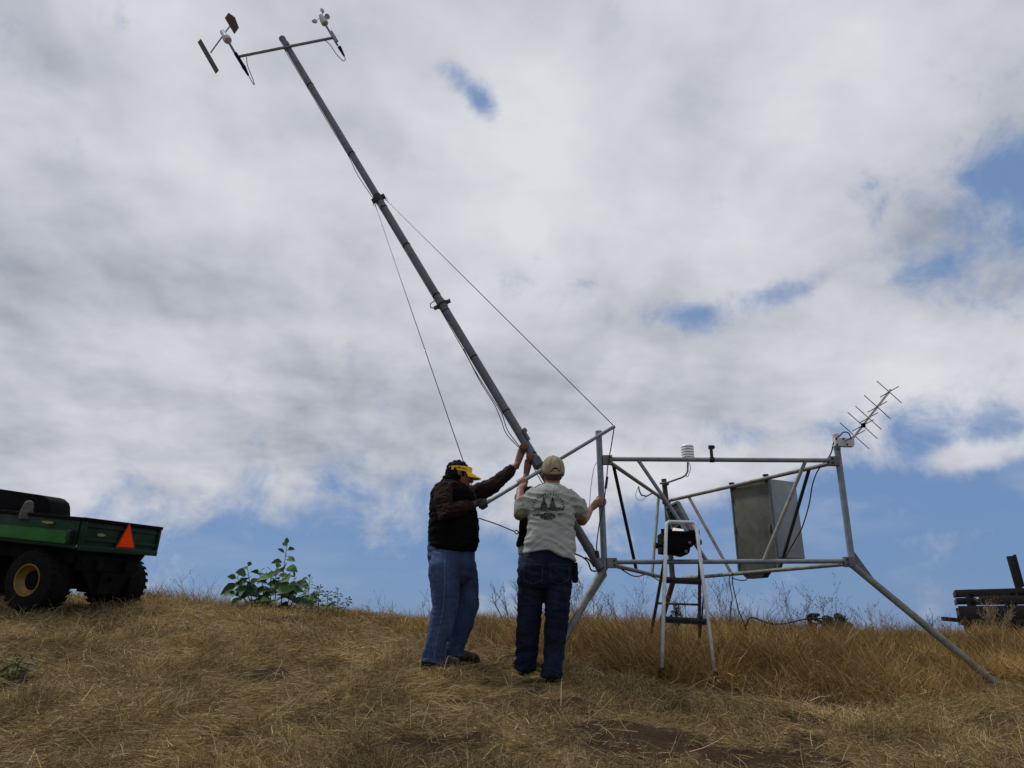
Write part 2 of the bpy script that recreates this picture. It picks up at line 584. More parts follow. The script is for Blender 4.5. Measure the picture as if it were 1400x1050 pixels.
def fbm(x, y, seed=0, o=4):
    s, a, t = 0, 0.5, 0
    for i in range(o):
        s = s + a * vnoise(x, y, seed + 17 * i)
        t += a
        x, y, a = np.asarray(x) * 2.03 + 5.2, np.asarray(y) * 2.03 + 1.7, a * 0.5
    return s / t


def sstep(x, a, b):
    t = np.clip((np.asarray(x, float) - a) / (b - a), 0, 1)
    return t * t * (3 - 2 * t)


def gz(x, y):
    x = np.asarray(x, float)
    y = np.asarray(y, float)
    z = np.where((y > -25) & (y < 40), np.interp(y, _ty, _tz2), np.interp(y, _PY, _PZ))
    xc = np.clip(x, -14, 14)
    z = z - xc * (np.where(xc < 0, 0.054, 0.040) * sstep(y, 2.5, 8.0)) * (1 - 0.6 * sstep(y, 12, 30))
    far = sstep(np.abs(x), 14, 120)
    z = z * (1 - far) + far * (z - 12 - 8 * fbm(x / 90, y / 90, 5))
    near = (1 - sstep(np.abs(x), 10, 18)) * (1 - sstep(y, 14, 24)) * sstep(y, -4, 0)
    z = z + near * (0.16 * (fbm(x * 0.8, y * 0.8, 3) - 0.5) + 0.09 * (fbm(x * 2.6, y * 2.6, 9) - 0.5) + 0.035 * (fbm(x * 7, y * 7, 21, 2) - 0.5))
    return z


def g1(x, y):
    return float(gz(x, y))


def G(px, py):
    """where the ray through a photo pixel meets the ground"""
    d = ray_dir(px, py)
    prev = 2.0
    for i in range(600):
        Y = 2.0 + i * 0.02
        p = EYE + d * (Y / d.y)
        if p.z < g1(p.x, p.y):
            return p
    return EYE + d * (9.0 / d.y)


BARE = [(868, 1000, .40, .20), (1010, 1040, .42, .16), (900, 1020, .5, .2), (590, 1030, .25, .12), (1135, 968, .45, .13), (770, 965, .22, .10),
        (1080, 985, .30, .10), (350, 925, .2, .12), (640, 1008, .2, .1), (280, 860, .3, .25), (430, 855, .3, .2)]  # bare soil; the thin right-hand patches paint shadow as dark soil
BARE_SHADE_W = [(G(a, b), rx, ry) for a, b, rx, ry in BARE]


def bare(x, y):  # bare soil, plus the shadow painted into the ground at right
    s = 0
    for i, (p, rx, ry) in enumerate(BARE_SHADE_W):
        k = 1.0 if i < 8 else 0.55
        s = np.maximum(s, k * 1.22 * np.exp(-(((x - p.x) / (rx * 1.1)) ** 2 + ((y - p.y) / (ry * 1.2)) ** 2) ** 1.1))
    s = s * (0.55 + 0.9 * fbm(x * 5, y * 5, 31)) + 0.55 * sstep(fbm(x * 1.7, y * 1.7, 77), 0.64, 0.74)
    return np.clip(s, 0, 1)


TROD = [G(590, 914), G(612, 913), G(622, 900), G(720, 922), G(752, 931), G(700, 925), G(735, 935)]


def trod(x, y):
    s = 0
    for p in TROD + [Vector((3.85, 6.15, 0)), Vector((3.72, 5.98, 0)), Vector((3.9, 5.95, 0)), Vector((3.62, 5.82, 0))]:
        s = np.maximum(s, np.exp(-(((x - p.x) ** 2 + (y - p.y + .04) ** 2) / .21 ** 2) ** 2))
    return s


def tall(x, y):
    """how far the standing dry grass has taken over from the mown straw"""
    nb = (fbm(x * 1.3, y * 1.3, 41) - 0.5) * 0.9
    xb = np.interp(y, [5.2, 6.0, 6.5, 7.2, 9], [0.62, 0.50, 0.42, -0.2, -0.9])
    yb = 5.78 - 0.10 * np.clip(x, 0, 5)
    a = sstep(x - xb + nb * 0.5, 0.0, 0.40) * sstep(y - yb + nb * 0.6, 0.0, 0.35)
    b = 0.55 * sstep(y + nb, 7.3, 8.2) * sstep(-x + nb, -1.5, 0.2) * sstep(x, -3.3, -1.2)
    c = 0.80 * sstep(y + nb, 8.4, 9.0) * sstep(-x, 1.2, 2.6)
    return np.clip(np.maximum(np.maximum(a, b), c), 0, 1)


def build_ground():
    def axis(segs):
        out = []
        for a, b, s in segs:
            out += list(np.arange(a, b, s))
        return np.array(sorted(set(np.round(out, 4))))
    xs = axis([(-9000, -2000, 1500), (-2000, -400, 250), (-400, -100, 50), (-100, -24, 9), (-24, -9, 0.75), (-9, 9, 0.07), (9, 24, 0.75), (24, 100, 9), (100, 400, 50), (400, 2000, 250), (2000, 9001, 1500)])
    ys = axis([(-1500, -300, 300), (-300, -60, 40), (-60, -8, 4), (-8, 1.5, 0.5), (1.5, 13, 0.07), (13, 30, 0.8), (30, 120, 8), (120, 900, 80), (900, 3000, 400), (3000, 12001, 1500)])
    X, Y = np.meshgrid(xs, ys)
    Z = gz(X, Y)
    co = np.stack([X, Y, Z], -1).reshape(-1, 3)
    nx, ny = len(xs), len(ys)
    idx = np.arange(nx * ny).reshape(ny, nx)
    q = np.stack([idx[:-1, :-1], idx[:-1, 1:], idx[1:, 1:], idx[1:, :-1]], -1).reshape(-1, 4)
    me = bulk_mesh("ground", co, [q])
    m = bpy.data.materials.new("dry_soil_and_thatch")
    m.use_nodes = True
    t = NT(m.node_tree)
    b = t.n['Principled BSDF']
    tc = t.new('ShaderNodeTexCoord')
    P = tc.outputs['Object']
    a = t.new('ShaderNodeAttribute', attribute_name='bare')
    soil = t.ramp(t.noise(P, 9, 8, 0.65), [(0.3, (0.022, 0.0135, 0.008)), (0.6, (0.046, 0.028, 0.017)), (0.8, (0.095, 0.063, 0.040))])
    P2 = t.v('MULTIPLY', P, (1.0, 2.2, 1.0))
    th = t.ramp(t.noise(P2, 52, 9, 0.75), [(0.34, (0.035, 0.022, 0.010)), (0.50, (0.135, 0.092, 0.040)), (0.64, (0.36, 0.27, 0.13))])
    big = t.noise(P, 0.9, 5, 0.6)
    th = t.mix(t.smooth(big, 0.42, 0.62), th, t.mix(0.35, th, (0.13, 0.080, 0.034)))
    k = t.m('ADD', a.outputs['Fac'], t.m('MULTIPLY', t.m('SUBTRACT', t.noise(P, 22, 5), 0.5), 0.9))
    t.put(b.inputs['Base Color'], t.mix(t.smooth(k, 0.25, 0.6), th, soil))
    b.inputs['Roughness'].default_value = 0.95
    b.inputs['Specular IOR Level'].default_value = 0.1
    bn = t.new('ShaderNodeBump')
    bn.inputs['Strength'].default_value = 0.7
    bn.inputs['Distance'].default_value = 0.02
    t.put(bn.inputs['Height'], t.noise(P2, 40, 6, 0.7))
    t.l.new(bn.outputs[0], b.inputs['Normal'])
    at = me.attributes.new('bare', 'FLOAT', 'POINT')
    at.data.foreach_set('value', bare(X, Y).reshape(-1).astype(np.float32))
    o = link("ground", me, m, None, 180)
    o["kind"] = "structure"
    return o


def bulk_mesh(name, co, polys, tint=None):
    me = bpy.data.meshes.new(name)
    me.vertices.add(len(co))
    me.vertices.foreach_set('co', np.asarray(co, np.float32).reshape(-1))
    loops = np.concatenate([p.reshape(-1) for p in polys]).astype(np.int32)
    tot = np.concatenate([np.full(len(p), p.shape[1], np.int32) for p in polys])
    st = np.concatenate([[0], np.cumsum(tot)[:-1]]).astype(np.int32)
    me.loops.add(len(loops))
    me.loops.foreach_set('vertex_index', loops)
    me.polygons.add(len(tot))
    me.polygons.foreach_set('loop_start', st)
    me.update(calc_edges=True)
    if tint is not None:
        at = me.attributes.new('tint', 'FLOAT_COLOR', 'POINT')
        c = np.ones((len(co), 4), np.float32)
        c[:, :3] = tint
        at.data.foreach_set('color', c.reshape(-1))
    return me


def blades(root, az, pitch, bend, length, width, tint, rng, seg=2, head=0.0):
    """thin bent ribbons; pitch is the angle above the ground at the root, bend the change over the length"""
    n = len(root)
    pts = [root]
    p = root.copy()
    for s in range(seg):
        a = pitch + bend * (s + 0.3) / seg
        az2 = az + (s - 0.5) * 0.35 * rng.standard_normal(n)
        d = np.stack([np.cos(az2) * np.cos(a), np.sin(az2) * np.cos(a), np.sin(a)], -1)
        p = p + d * (length / seg)[:, None]
        pts.append(p)
    d = pts[-1] - pts[0]
    d /= np.linalg.norm(d, axis=1)[:, None] + 1e-9
    r = rng.standard_normal((n, 3))
    w = np.cross(d, r)
    w /= np.linalg.norm(w, axis=1)[:, None] + 1e-9
    V = []
    for s in range(seg):
        k = 1.0 - 0.55 * s / seg
        if head > 0 and s == seg - 1:
            k = head
        V += [pts[s] - w * (width * 0.5 * k)[:, None], pts[s] + w * (width * 0.5 * k)[:, None]]
    V.append(pts[seg])
    nv = 2 * seg + 1
    co = np.stack(V, 1).reshape(-1, 3)
    b = np.arange(n)[:, None] * nv
    quads = [b + np.array([[2 * s, 2 * s + 1, 2 * s + 3, 2 * s + 2]]) for s in range(seg - 1)]
    tri = b + np.array([[2 * seg - 2, 2 * seg - 1, 2 * seg]])
    tt = np.repeat(tint, nv, axis=0)
    return co, (np.concatenate(quads) if quads else np.zeros((0, 4), int)), tri, tt


def join_blades(name, parts):
    cos, qs, ts, tints, k = [], [], [], [], 0
    for co, q, t, ti in parts:
        cos.append(co)
        qs.append(q + k)
        ts.append(t + k)
        tints.append(ti)
        k += len(co)
    return bulk_mesh(name, np.concatenate(cos), [np.concatenate(qs), np.concatenate(ts)], np.concatenate(tints))


def palette(n, rng, cols, wts, jit=0.18, field=None):
    k = rng.choice(len(cols), n, p=np.array(wts) / sum(wts))
    c = np.array(cols)[k]
    c = c * (1 + jit * rng.standard_normal((n, 1))) * (1 + 0.05 * rng.standard_normal((n, 3)))
    if field is not None:
        c = c * field[:, None]
    return np.clip(c, 0.01, 0.8)


STRAWS = [(0.46, 0.345, 0.150), (0.33, 0.232, 0.092), (0.18, 0.115, 0.045), (0.34, 0.275, 0.150), (0.70, 0.57, 0.32), (0.095, 0.060, 0.030)]
TALLS = [(0.44, 0.285, 0.100), (0.33, 0.195, 0.064), (0.175, 0.098, 0.034), (0.50, 0.365, 0.165), (0.62, 0.49, 0.27), (0.24, 0.165, 0.075)]


def scatter(n, y0, y1, rng, pw=1.0):
    Y = y0 + (y1 - y0) * rng.random(n) ** pw
    X = (rng.random(n) * 2 - 1) * (0.74 * Y + 0.7)
    return X, Y


def build_grass():
    rng = np.random.default_rng(4)
    parts = []
    # mown straw lying in swaths and tangles
    for (n, y0, y1, L0, L1, wd) in [(240000, 3.4, 6.6, .04, .14, .0030), (120000, 6.2, 10.2, .05, .18, .0042), (26000, 3.4, 9.5, .10, .28, .0034)]:
        X, Y = scatter(n, y0, y1, rng, 0.85)
        keep = rng.random(n) > 0.93 * bare(X, Y)
        keep &= rng.random(n) > 0.45 * tall(X, Y)
        keep &= rng.random(n) > 0.6 * trod(X, Y)
        keep &= rng.random(n) < 0.34 + 1.2 * sstep(fbm(X * 3.1, Y * 3.1, 12), 0.3, 0.68)
        X, Y = X[keep], Y[keep]
        m = len(X)
        tuft = fbm(X * 2.3, Y * 2.3, 51)
        swath = fbm(X * 0.7, Y * 0.7, 61) * 2 * np.pi * 2
        az = np.where(rng.random(m) < 0.55, swath + 0.9 * rng.standard_normal(m), rng.random(m) * 2 * np.pi)
        L = L0 + (L1 - L0) * rng.random(m) ** 1.6
        pitch = np.abs(rng.standard_normal(m)) * (0.22 + 1.0 * sstep(tuft, 0.46, 0.70))
        bend = -pitch * 1.2 + 0.15 * rng.standard_normal(m)
        lift = rng.random(m) ** 2 * (0.010 + 0.075 * sstep(tuft, 0.46, 0.72))
        lift *= 1 - .9 * trod(X, Y)
        pitch *= 1 - .8 * trod(X, Y)
        Z = gz(X, Y) + lift
        f = (0.02 + 1.15 * fbm(X * 3.4, Y * 3.4, 71) + 0.52 * fbm(X * 0.8, Y * 0.8, 73)) * np.interp(Y, [3.4, 4.6, 7.0], [.82, .92, 1.06])
        tint = palette(m, rng, STRAWS, [4, 5, 4, 3, 1.3, 2.2], 0.2, f)
        parts.append(blades(np.stack([X, Y, Z], -1), az, pitch, bend, L, wd * (0.6 + 0.8 * rng.random(m)), tint, rng, 2))
    me = join_blades("mown_straw", parts)
    o = link("mown_straw", me, STRAWM)
    o["kind"] = "stuff"
    tag(o, "flattened mown straw lying in tangles over the hillside", "straw")

    parts = []
    # short stubble all over and the fringe on the crest
    n = 42000
    X, Y = scatter(n, 3.4, 10.5, rng, 0.8)
    keep = (rng.random(n) > bare(X, Y)) & (rng.random(n) > 1.3 * trod(X, Y)) & (rng.random(n) < 0.15 + 1.2 * sstep(fbm(X * 1.6, Y * 1.6, 91), 0.45, 0.7))
    X, Y = X[keep], Y[keep]
    m = len(X)
    L = (0.04 + 0.10 * rng.random(m) ** 2) * (1 + 0.8 * sstep(Y, 7, 9))
    parts.append(blades(np.stack([X, Y, gz(X, Y) - .004], -1), rng.random(m) * 6.28, 1.0 + 0.35 * rng.standard_normal(m), 0.4 * rng.standard_normal(m), L,
                        0.003 * (0.7 + 0.6 * rng.random(m)), palette(m, rng, STRAWS, [3, 5, 5, 3, 0.6, 3], 0.2), rng, 2))
    # standing dry grass
    for (n, h0, h1, wd, head, seg, y1) in [(290000, .12, .36, .0032, 0, 3, 8.6), (60000, .26, .46, .0024, 1.9, 3, 8.2), (60000, .12, .30, .0046, 0, 3, 10.4)]:
        X, Y = scatter(n, 5.3, y1, rng, 0.9)
        t = tall(X, Y)
        cl = fbm(X * 2.1, Y * 2.1, 101)
        keep = (rng.random(n) < t * (0.25 + 1.25 * sstep(cl, 0.32, 0.66))) & (rng.random(n) > 0.5 * bare(X, Y)) & (rng.random(n) > 1.3 * trod(X, Y))
        X, Y, t, cl = X[keep], Y[keep], t[keep], cl[keep]
        m = len(X)
        hk = 0.45 + 0.55 * t
        hk *= (0.40 + 1.15 * cl)
        hk *= np.interp(X, [-8, -4.9, -4.4, -3.8, -3.3, -2.5, -1, 0.3, 1, 3, 5], [.5, .7, 1.15, 1.25, .8, .6, .55, .9, 1.05, .9, .85])
        L = (h0 + (h1 - h0) * rng.random(m)) * hk
        lean = fbm(X * 0.9, Y * 0.9, 111) * 6.28
        az = np.where(rng.random(m) < 0.45, lean + 0.6 * rng.standard_normal(m), rng.random(m) * 6.28)
        pitch = np.clip(1.30 - np.abs(rng.standard_normal(m)) * 0.40, 0.15, 1.55)
        bend = -np.abs(rng.standard_normal(m)) * 0.95
        f = 0.10 + 1.05 * fbm(X * 3.0, Y * 3.0, 121) + 0.50 * fbm(X * 0.9, Y * 0.9, 123)
        tint = palette(m, rng, TALLS, [5, 5, 4, 2.4, 0.9, 2], 0.2, f)
        parts.append(blades(np.stack([X, Y, gz(X, Y) - .006], -1), az, pitch, bend, L, wd * (0.6 + 0.8 * rng.random(m)), tint, rng, seg, head))
    # bent stalks leaning out of the thatch
    n = 6800
    X, Y = scatter(n, 3.5, 8.0, rng, 0.8)
    keep = (rng.random(n) < 0.35 + 0.6 * tall(X, Y)) & (rng.random(n) > 1.3 * trod(X, Y))
    X, Y = X[keep], Y[keep]
    m = len(X)
    parts.append(blades(np.stack([X, Y, gz(X, Y) + 0.01 * rng.random(m)], -1), rng.random(m) * 6.28, np.abs(0.35 + 0.5 * rng.standard_normal(m)), 0.5 * rng.standard_normal(m) - .15,
                        0.10 + 0.22 * rng.random(m) ** 1.5, 0.0030 + 0.0030 * rng.random(m), palette(m, rng, [(.52, .41, .25), (.42, .31, .17), (.30, .20, .10)], [3, 3, 2], .15), rng, 3))
    me = join_blades("dry_grass", parts)
    o = link("dry_grass", me, STRAWM)
    o["kind"] = "stuff"
    tag(o, "tall golden brown dry grass standing along the hilltop", "grass")


build_ground()
build_grass()

# ------------------------------------------------------------------ steel tripod tower
A0, A1 = W(818.5, 590, 6.6), W(826.5, 779, 6.6)
B0, B1 = W(1144, 610, 6.6), W(1166, 776, 6.6)
AT, BT = W(827, 629.5, 6.6), W(1142, 631, 6.6)
AL, BL = W(833, 770, 6.6), W(1163, 768.5, 6.6)
CT = W(911, 685, 8.80)
CT.z = (AT.z + BT.z) / 2
CL = Vector((CT.x, CT.y, (AL.z + BL.z) / 2))


def px_of(p):
    d = p - EYE
    depth = d.y * math.cos(PITCH) + d.z * math.sin(PITCH)
    return 700 + FPX * d.x / depth


def on(P, Q, px):
    """point of the segment P-Q that shows at photo column px"""
    lo, hi = 0.0, 1.0
    s = 1 if px_of(Q) > px_of(P) else -1
    for _ in range(40):
        m = (lo + hi) / 2
        if (px_of(P.lerp(Q, m)) - px) * s < 0:
            lo = m
        else:
            hi = m
    return P.lerp(Q, (lo + hi) / 2)


def ground_at(p):
    return Vector((p.x, p.y, g1(p.x, p.y)))


def build_tower():
    base = ground_at(Vector((A1.x + 1.0, 7.2, 0)))
    t = thing("mast_tower", "galvanised pipe tripod frame with triangular rails and splayed legs on the hilltop", "tower frame", base)
    # the three uprights
    for (a, b, m_) in ((A0, A1, GALV), (B0, B1, GALV)):
        mb = MB()
        mb.tube([a, b], 0.0285, 16)
        mb.disc_stack(a, a - b, [(0.0315, -0.035), (0.0315, 0.003), (0.027, 0.004)], 16)
        put("post", mb, m_, t)
    ctop = W(907.5, 655, 8.80)
    cbot = Vector((CL.x + 0.012, CL.y, CL.z - 0.03))
    mb = MB()
    mb.tube([ctop, Vector((CT.x, CT.y, CT.z)), cbot], 0.031, 14)
    put("post", mb, RUST, t)
    # rails of the two triangles
    dz = Vector((0, 0, 0.018))
    for (a, b, r, m_) in ((AT + Vector((.045, 0, .012)), BT + Vector((-.05, 0, .010)), .0205, GALV),
                          (AT + Vector((.05, .03, -.012)), CT, .019, GALVR),
                          (CT, BT + Vector((-.05, .03, -.016)), .019, GALVR),
                          (AL + Vector((.04, 0, .010)), BL + Vector((-.03, 0, .008)), .0205, GALV),
                          (AL + Vector((.05, .03, -.018)), CL, .019, GALVR),
                          (CL, BL + Vector((-.04, .03, -.014)), .019, GALVR)):
        put("rail", MB().tube([a, b], r, 14), m_, t)
    # diagonal braces in each face
    for (T0, T1, tp, L0, L1, lp, r, m_) in (
            (AT, BT, 873, AL, BL, 968, .0175, GALV), (AT, BT, 1101, AL, BL, 1043, .0165, GALVR),
            (AT, CT, 839, AL, CL, 870, .0165, DARKM), (AT, CT, 900.5, AL, CL, 891.5, .0165, GALVR),
            (CT, BT, 941, CL, BL, 1000, .0165, GALVR), (CT, BT, 1107, CL, BL, 1066, .0165, DARKM)):
        a, b = on(T0, T1, tp), on(L0, L1, lp)
        put("brace", MB().tube([a, b], r, 12), m_, t)
    # clamp brackets where the rails meet the posts
    for (p, s) in ((AT, 1), (BT, -1), (AL, 1), (BL, -1)):
        mb = MB()
        c = p + Vector((0.021 * s, -0.012, 0))
        mb.box(c, (.044, 0, 0), (0, .026, 0), (0, 0, .043))
        o = put("bracket", mb, GALVR if s > 0 else GALVD, t, bevel=.004)
        for q in (-.02, .02):
            put("bolt", MB().disc_stack(c + Vector((.020 * s, -.027, q)), (0, -1, 0), [(.009, 0), (.009, .008), (.004, .008), (.004, .014)], 6), DARKM, o)
    mb = MB()
    mb.disc_stack(CT + Vector((0, 0, .02)), (0, 0, -1), [(.05, 0), (.05, .05), (.04, .055)], 14)
    put("bracket", mb, DARKM, t)
    mb = MB()
    mb.disc_stack(CL + Vector((0, 0, .03)), (0, 0, -1), [(.052, 0), (.052, .05), (.04, .055)], 14)
    put("bracket", mb, RUST, t)
    # gussets and legs
    footB = W(1352, 927, 6.2)
    dB = (footB - B1)
    footB = B1 + dB * 1.04
    fA = W(744, 922, 6.22)
    footA = A1 + (fA - A1) * 1.02
    put("leg", MB().tube([A1 + Vector((0, 0, .02)), footA], .031, 14), GALVR, t)
    put("leg", MB().tube([B1 + Vector((0, 0, .02)), footB], .030, 14), GALVR, t)
    cf = Vector((CL.x - 0.03, CL.y + 0.95, 0))
    cf.z = g1(cf.x, cf.y) - .1
    put("leg", MB().tube([cbot, cf], .031, 14), RUST, t)
    mb = MB()
    mb.prism([B1 + Vector((.018, .004, .16)), B1 + Vector((.0, .004, -.02)), B1 + dB * .20 + Vector((.01, .004, .02))], (0, -.008, 0))
    put("gusset", mb, GALVD, t)
    dA = fA - A1
    mb = MB()
    mb.prism([A1 + Vector((-.02, .004, .15)), A1 + Vector((.02, .004, -.05)), A1 + dA * .30 + Vector((.02, .004, -.02)), A1 + dA * .30 + Vector((-.028, .004, .01)), A1 + Vector((-.06, .004, -.01))], (0, -.010, 0))
    put("gusset", mb, GALVR, t)
    # small upright sensor bracket clamped on the front top rail
    p = on(AT, BT, 973.5) + Vector((0, 0, .011))
    mb = MB()
    mb.disc_stack(p + Vector((-.02, 0, 0)), (1, 0, 0), [(.025, 0), (.025, .04)], 14)
    mb.box(p + Vector((0, -.002, .055)), (.012, 0, 0), (0, .012, 0), (0, 0, .075))
    mb.box(p + Vector((.002, -.002, .118)), (.024, 0, 0), (0, .014, 0), (0, 0, .016))
    mb.disc_stack(p + Vector((.022, -.002, .118)), (1, 0, .1), [(.013, 0), (.013, .012), (.007, .012)], 10)
    put("sensor_clamp", mb, DARKM, t)
    # bent hook arm on the left top rail
    q = on(AT, CT, 893)
    s = q.y
    put("hook_arm", MB().tube([q, W(884, 678.5, s - .05), W(877, 677, s - .1), W(874, 671, s - .1), W(873, 665, s - .1)], .0085, 10), GALVD, t, 180)
    return t, ctop


tower, CTOP = build_tower()

# ------------------------------------------------------------------ tilting mast
M0 = W(822, 778, 6.56)
M1 = W(386, 53, 7.5)
MD = (M1 - M0).normalized()


def m_at(px, py=None):
    return on(M0, M1, px)


def perp_pair(c, pl, pr):
    """ends of a bar through c, square to the mast, that show at photo points pl and pr"""
    best = None
    for i in range(-120, 121):
        dy = i * 0.005
        a, b = W(pl[0], pl[1], c.y - dy), W(pr[0], pr[1], c.y + dy)
        e = abs((b - a).normalized().dot(MD))
        if best is None or e < best[0]:
            best = (e, a, b)
    return best[1], best[2]


def build_mast():
    t = thing("instrument_mast", "long grey steel pole being tilted up from the tripod with a crossarm on top", "mast", M0)
    joints = [M0, m_at(603), m_at(386.5)]
    put("pole", MB().tube([M0, m_at(600)], .0415, 20), GALVD, t)
    put("pole", MB().tube([m_at(606), M1], .0395, 20), GALVD, t)
    put("pole_cap", MB().disc_stack(M1 - MD * .02, MD, [(.042, 0), (.042, .03), (.036, .034)], 20), GALVD, t)
    # flanged coupling
    c = m_at(604.5)
    mb = MB()
    mb.disc_stack(c - MD * .05, MD, [(.046, 0), (.046, .042), (.068, .044), (.068, .056), (.046, .058), (.046, .10)], 20)
    ax = MD.cross(Vector((0, 1, 0))).normalized()
    mb.bar(c - ax * .095 + MD * .0, c + ax * .095, MD, .03, .007)
    mb.tube([c + ax * .09 - MD * .0, c + ax * .12 + MD * .03, c + ax * .10 + MD * .075, c + ax * .05 + MD * .08], .006, 8)
    put("flange", mb, GALVD, t)
    # guy collar with two lugs
    c = m_at(517.5)
    mb = MB()
    mb.disc_stack(c - MD * .05, MD, [(.046, 0), (.046, .10)], 20)
    l1, l2 = c - ax * .072, c + ax * .072
    if px_of(l1) > px_of(l2):
        l1, l2 = l2, l1
    for l in (l1, l2):
        mb.bar(c, l + (l - c) * .08, MD, .018, .024)
    put("guy_collar", mb, DARKM, t)
    for l in (l1, l2):
        rb = MB()
        rb.tube([l - MD * .02, l - MD * .05 + ax * .012, l - MD * .08, l - MD * .05 - ax * .012, l - MD * .02], .005, 8)
        put("shackle", rb, DARKM, t)
    # tape bands
    for px in (424.5, 481, 525, 556, 597, 610, 648, 692.5, 728):
        p = m_at(px)
        put("cable_band", MB().disc_stack(p - MD * .006, MD, [(.0435, 0), (.0435, .012)], 18), BLACKP, t)
    # lower coupling, hinge lug and foot
    p = m_at(804)
    put("coupling", MB().disc_stack(p - MD * .02, MD, [(.045, 0), (.045, .03)], 18), GALVD, t)
    mb = MB()
    p = m_at(811)
    q = W(818, 757, 6.53)
    mb.bar(p, q, (0, 0, 1), .012, .028)
    put("hinge_lug", mb, DARKM, t)
    mb = MB()
    p = m_at(717)
    mb.box(p + ax * .0 + Vector((.02, -.03, .05)), MD * .05, ax * .012, Vector((0, .016, 0)))
    mb.disc_stack(p + Vector((.012, -.02, .09)), MD, [(.02, 0), (.02, .03), (.012, .04)], 12)
    put("pole_clamp", mb, GALVD, t)
    # spreader bar square to the mast
    c = m_at(734.5)
    l, r = W(655, 693.5, 6.22), W(840, 583, 6.50)
    put("spreader_bar", MB().tube([l, r], .0165, 12), GALV, t)
    put("spreader_clamp", MB().disc_stack(c - MD * .045, MD, [(.05, 0), (.05, .09)], 18).bar(c - Vector((0, .07, 0)), c, MD, .03, .035), GALVD, t)
    # crossarm at the top
    c2 = m_at(393)
    cl, cr = perp_pair(c2 + Vector((0, -.05, 0)), (327.5, 77.0), (459, 50.8))
    arm = put("crossarm", MB().tube([cl, cr], .0185, 14), GALV, t)
    put("crossarm_clamp", MB().bar(c2 + Vector((0, -.07, 0)) , c2, MD, .035, .022).disc_stack(c2 - MD * .03, MD, [(.046, 0), (.046, .06)], 18), GALVD, t)
    return t, l, r, l1 - MD * .08, l2 - MD * .08, cl, cr


mast, SPL, SPR, LUGL, LUGR, CAL, CAR = build_mast()


def build_instruments():
    y = CAL.y
    # ---- wind vane
    t = thing("wind_vane", "wind vane with dark tail plate and flat black counterweight plate on the crossarm's left end", "wind vane", CAL)
    shaft_lo, shaft_hi = W(322, 74, y), W(313, 57, y)
    d = (shaft_hi - shaft_lo).normalized()
    mb = MB()
    mb.tube([W(329, 86, y), W(313, 58, y)], .015, 12)
    put("mounting_shaft", mb, GALVD, t)
    mb = MB()
    mb.tube([W(339.5, 103, y), W(333, 91, y)], [.012, .026], 12)
    mb.tube([W(333, 91, y), W(322, 73, y)], .022, 12)
    put("connector", mb, BLACKP, t)
    hb, ht = W(312, 56, y), W(303.5, 42.5, y)
    hd = (ht - hb)
    L = hd.length
    hd.normalize()
    mb = MB()
    mb.disc_stack(hb, hd, [(.030, 0), (.047, .002), (.052, L * .18), (.050, L * .30), (.033, L * .42), (.032, L * .95), (.026, L), (.001, L * 1.02)], 20)
    put("housing", mb, GREYP, t)
    rod0, rod1 = W(288, 72, y - .02), W(314, 36, y + .02)
    put("vane_rod", MB().tube([rod0, rod1], .009, 10), GALV, t)

    def plate(pts, th, m_, nm):
        c = [W(a, b, yy) for a, b, yy in pts]
        n = (c[1] - c[0]).cross(c[2] - c[0]).normalized()
        put(nm, MB().prism([p - n * th / 2 for p in c], n * th), m_, t)
    plate([(312.5, 17.5, y), (321, 23.5, y + .03), (326.5, 38, y + .12), (320.5, 46.5, y + .11), (307.5, 24.5, y)], .012, VANE, "tail_plate")
    plate([(270.5, 58.5, y - .03), (275, 53.5, y - .03), (299, 95.5, y - .03), (294.5, 100.5, y - .03)], .02, VANEK, "counterweight_plate")
    # ---- cup anemometer
    y = CAR.y
    t = thing("cup_anemometer", "three cup anemometer on the crossarm's right end", "anemometer", CAR)
    put("mounting_shaft", MB().tube([W(461.5, 62, y), W(444.5, 33, y)], .013, 12), GALVD, t)
    put("mounting_plate", MB().bar(W(460.5, 57, y - .02), W(452, 43, y - .02), (0, 1, 0), .020, .012), GALV, t)
    mb = MB()
    mb.tube([W(470.5, 76.5, y), W(464, 64.5, y)], [.012, .024], 12)
    put("connector", mb, BLACKP, t)
    hb, ht = W(444.5, 32.5, y), W(438.5, 21, y)
    hd = ht - hb
    L = hd.length
    hd.normalize()
    mb = MB()
    mb.disc_stack(hb, hd, [(.026, 0), (.044, .002), (.048, L * .22), (.044, L * .5), (.030, L * .55), (.030, L * .95), (.022, L * 1.05), (.001, L * 1.06)], 20)
    put("housing", mb, GREYP, t)
    hub = W(440, 22.5, y)
    for (a, b, yy, op) in ((430, 29.5, y - .05, Vector((-.3, .95, -.2))), (447.5, 22.5, y - .02, Vector((.55, -.75, -.25))), (439.5, 15, y + .08, Vector((-.9, .2, -.1)))):
        c = W(a, b, yy)
        op = op.normalized()
        mb = MB()
        mb.tube([hub, c], .006, 8)
        r = .037
        prof = [(.002, -r), (r * .5, -r * .87), (r * .87, -r * .5), (r, 0), (r * .93, .0), (r * .80, -r * .45), (r * .45, -r * .8), (.001, -r * .92)]
        mb.disc_stack(c, op, prof, 18)
        put("cup", mb, GREYP, t, 60)


build_instruments()


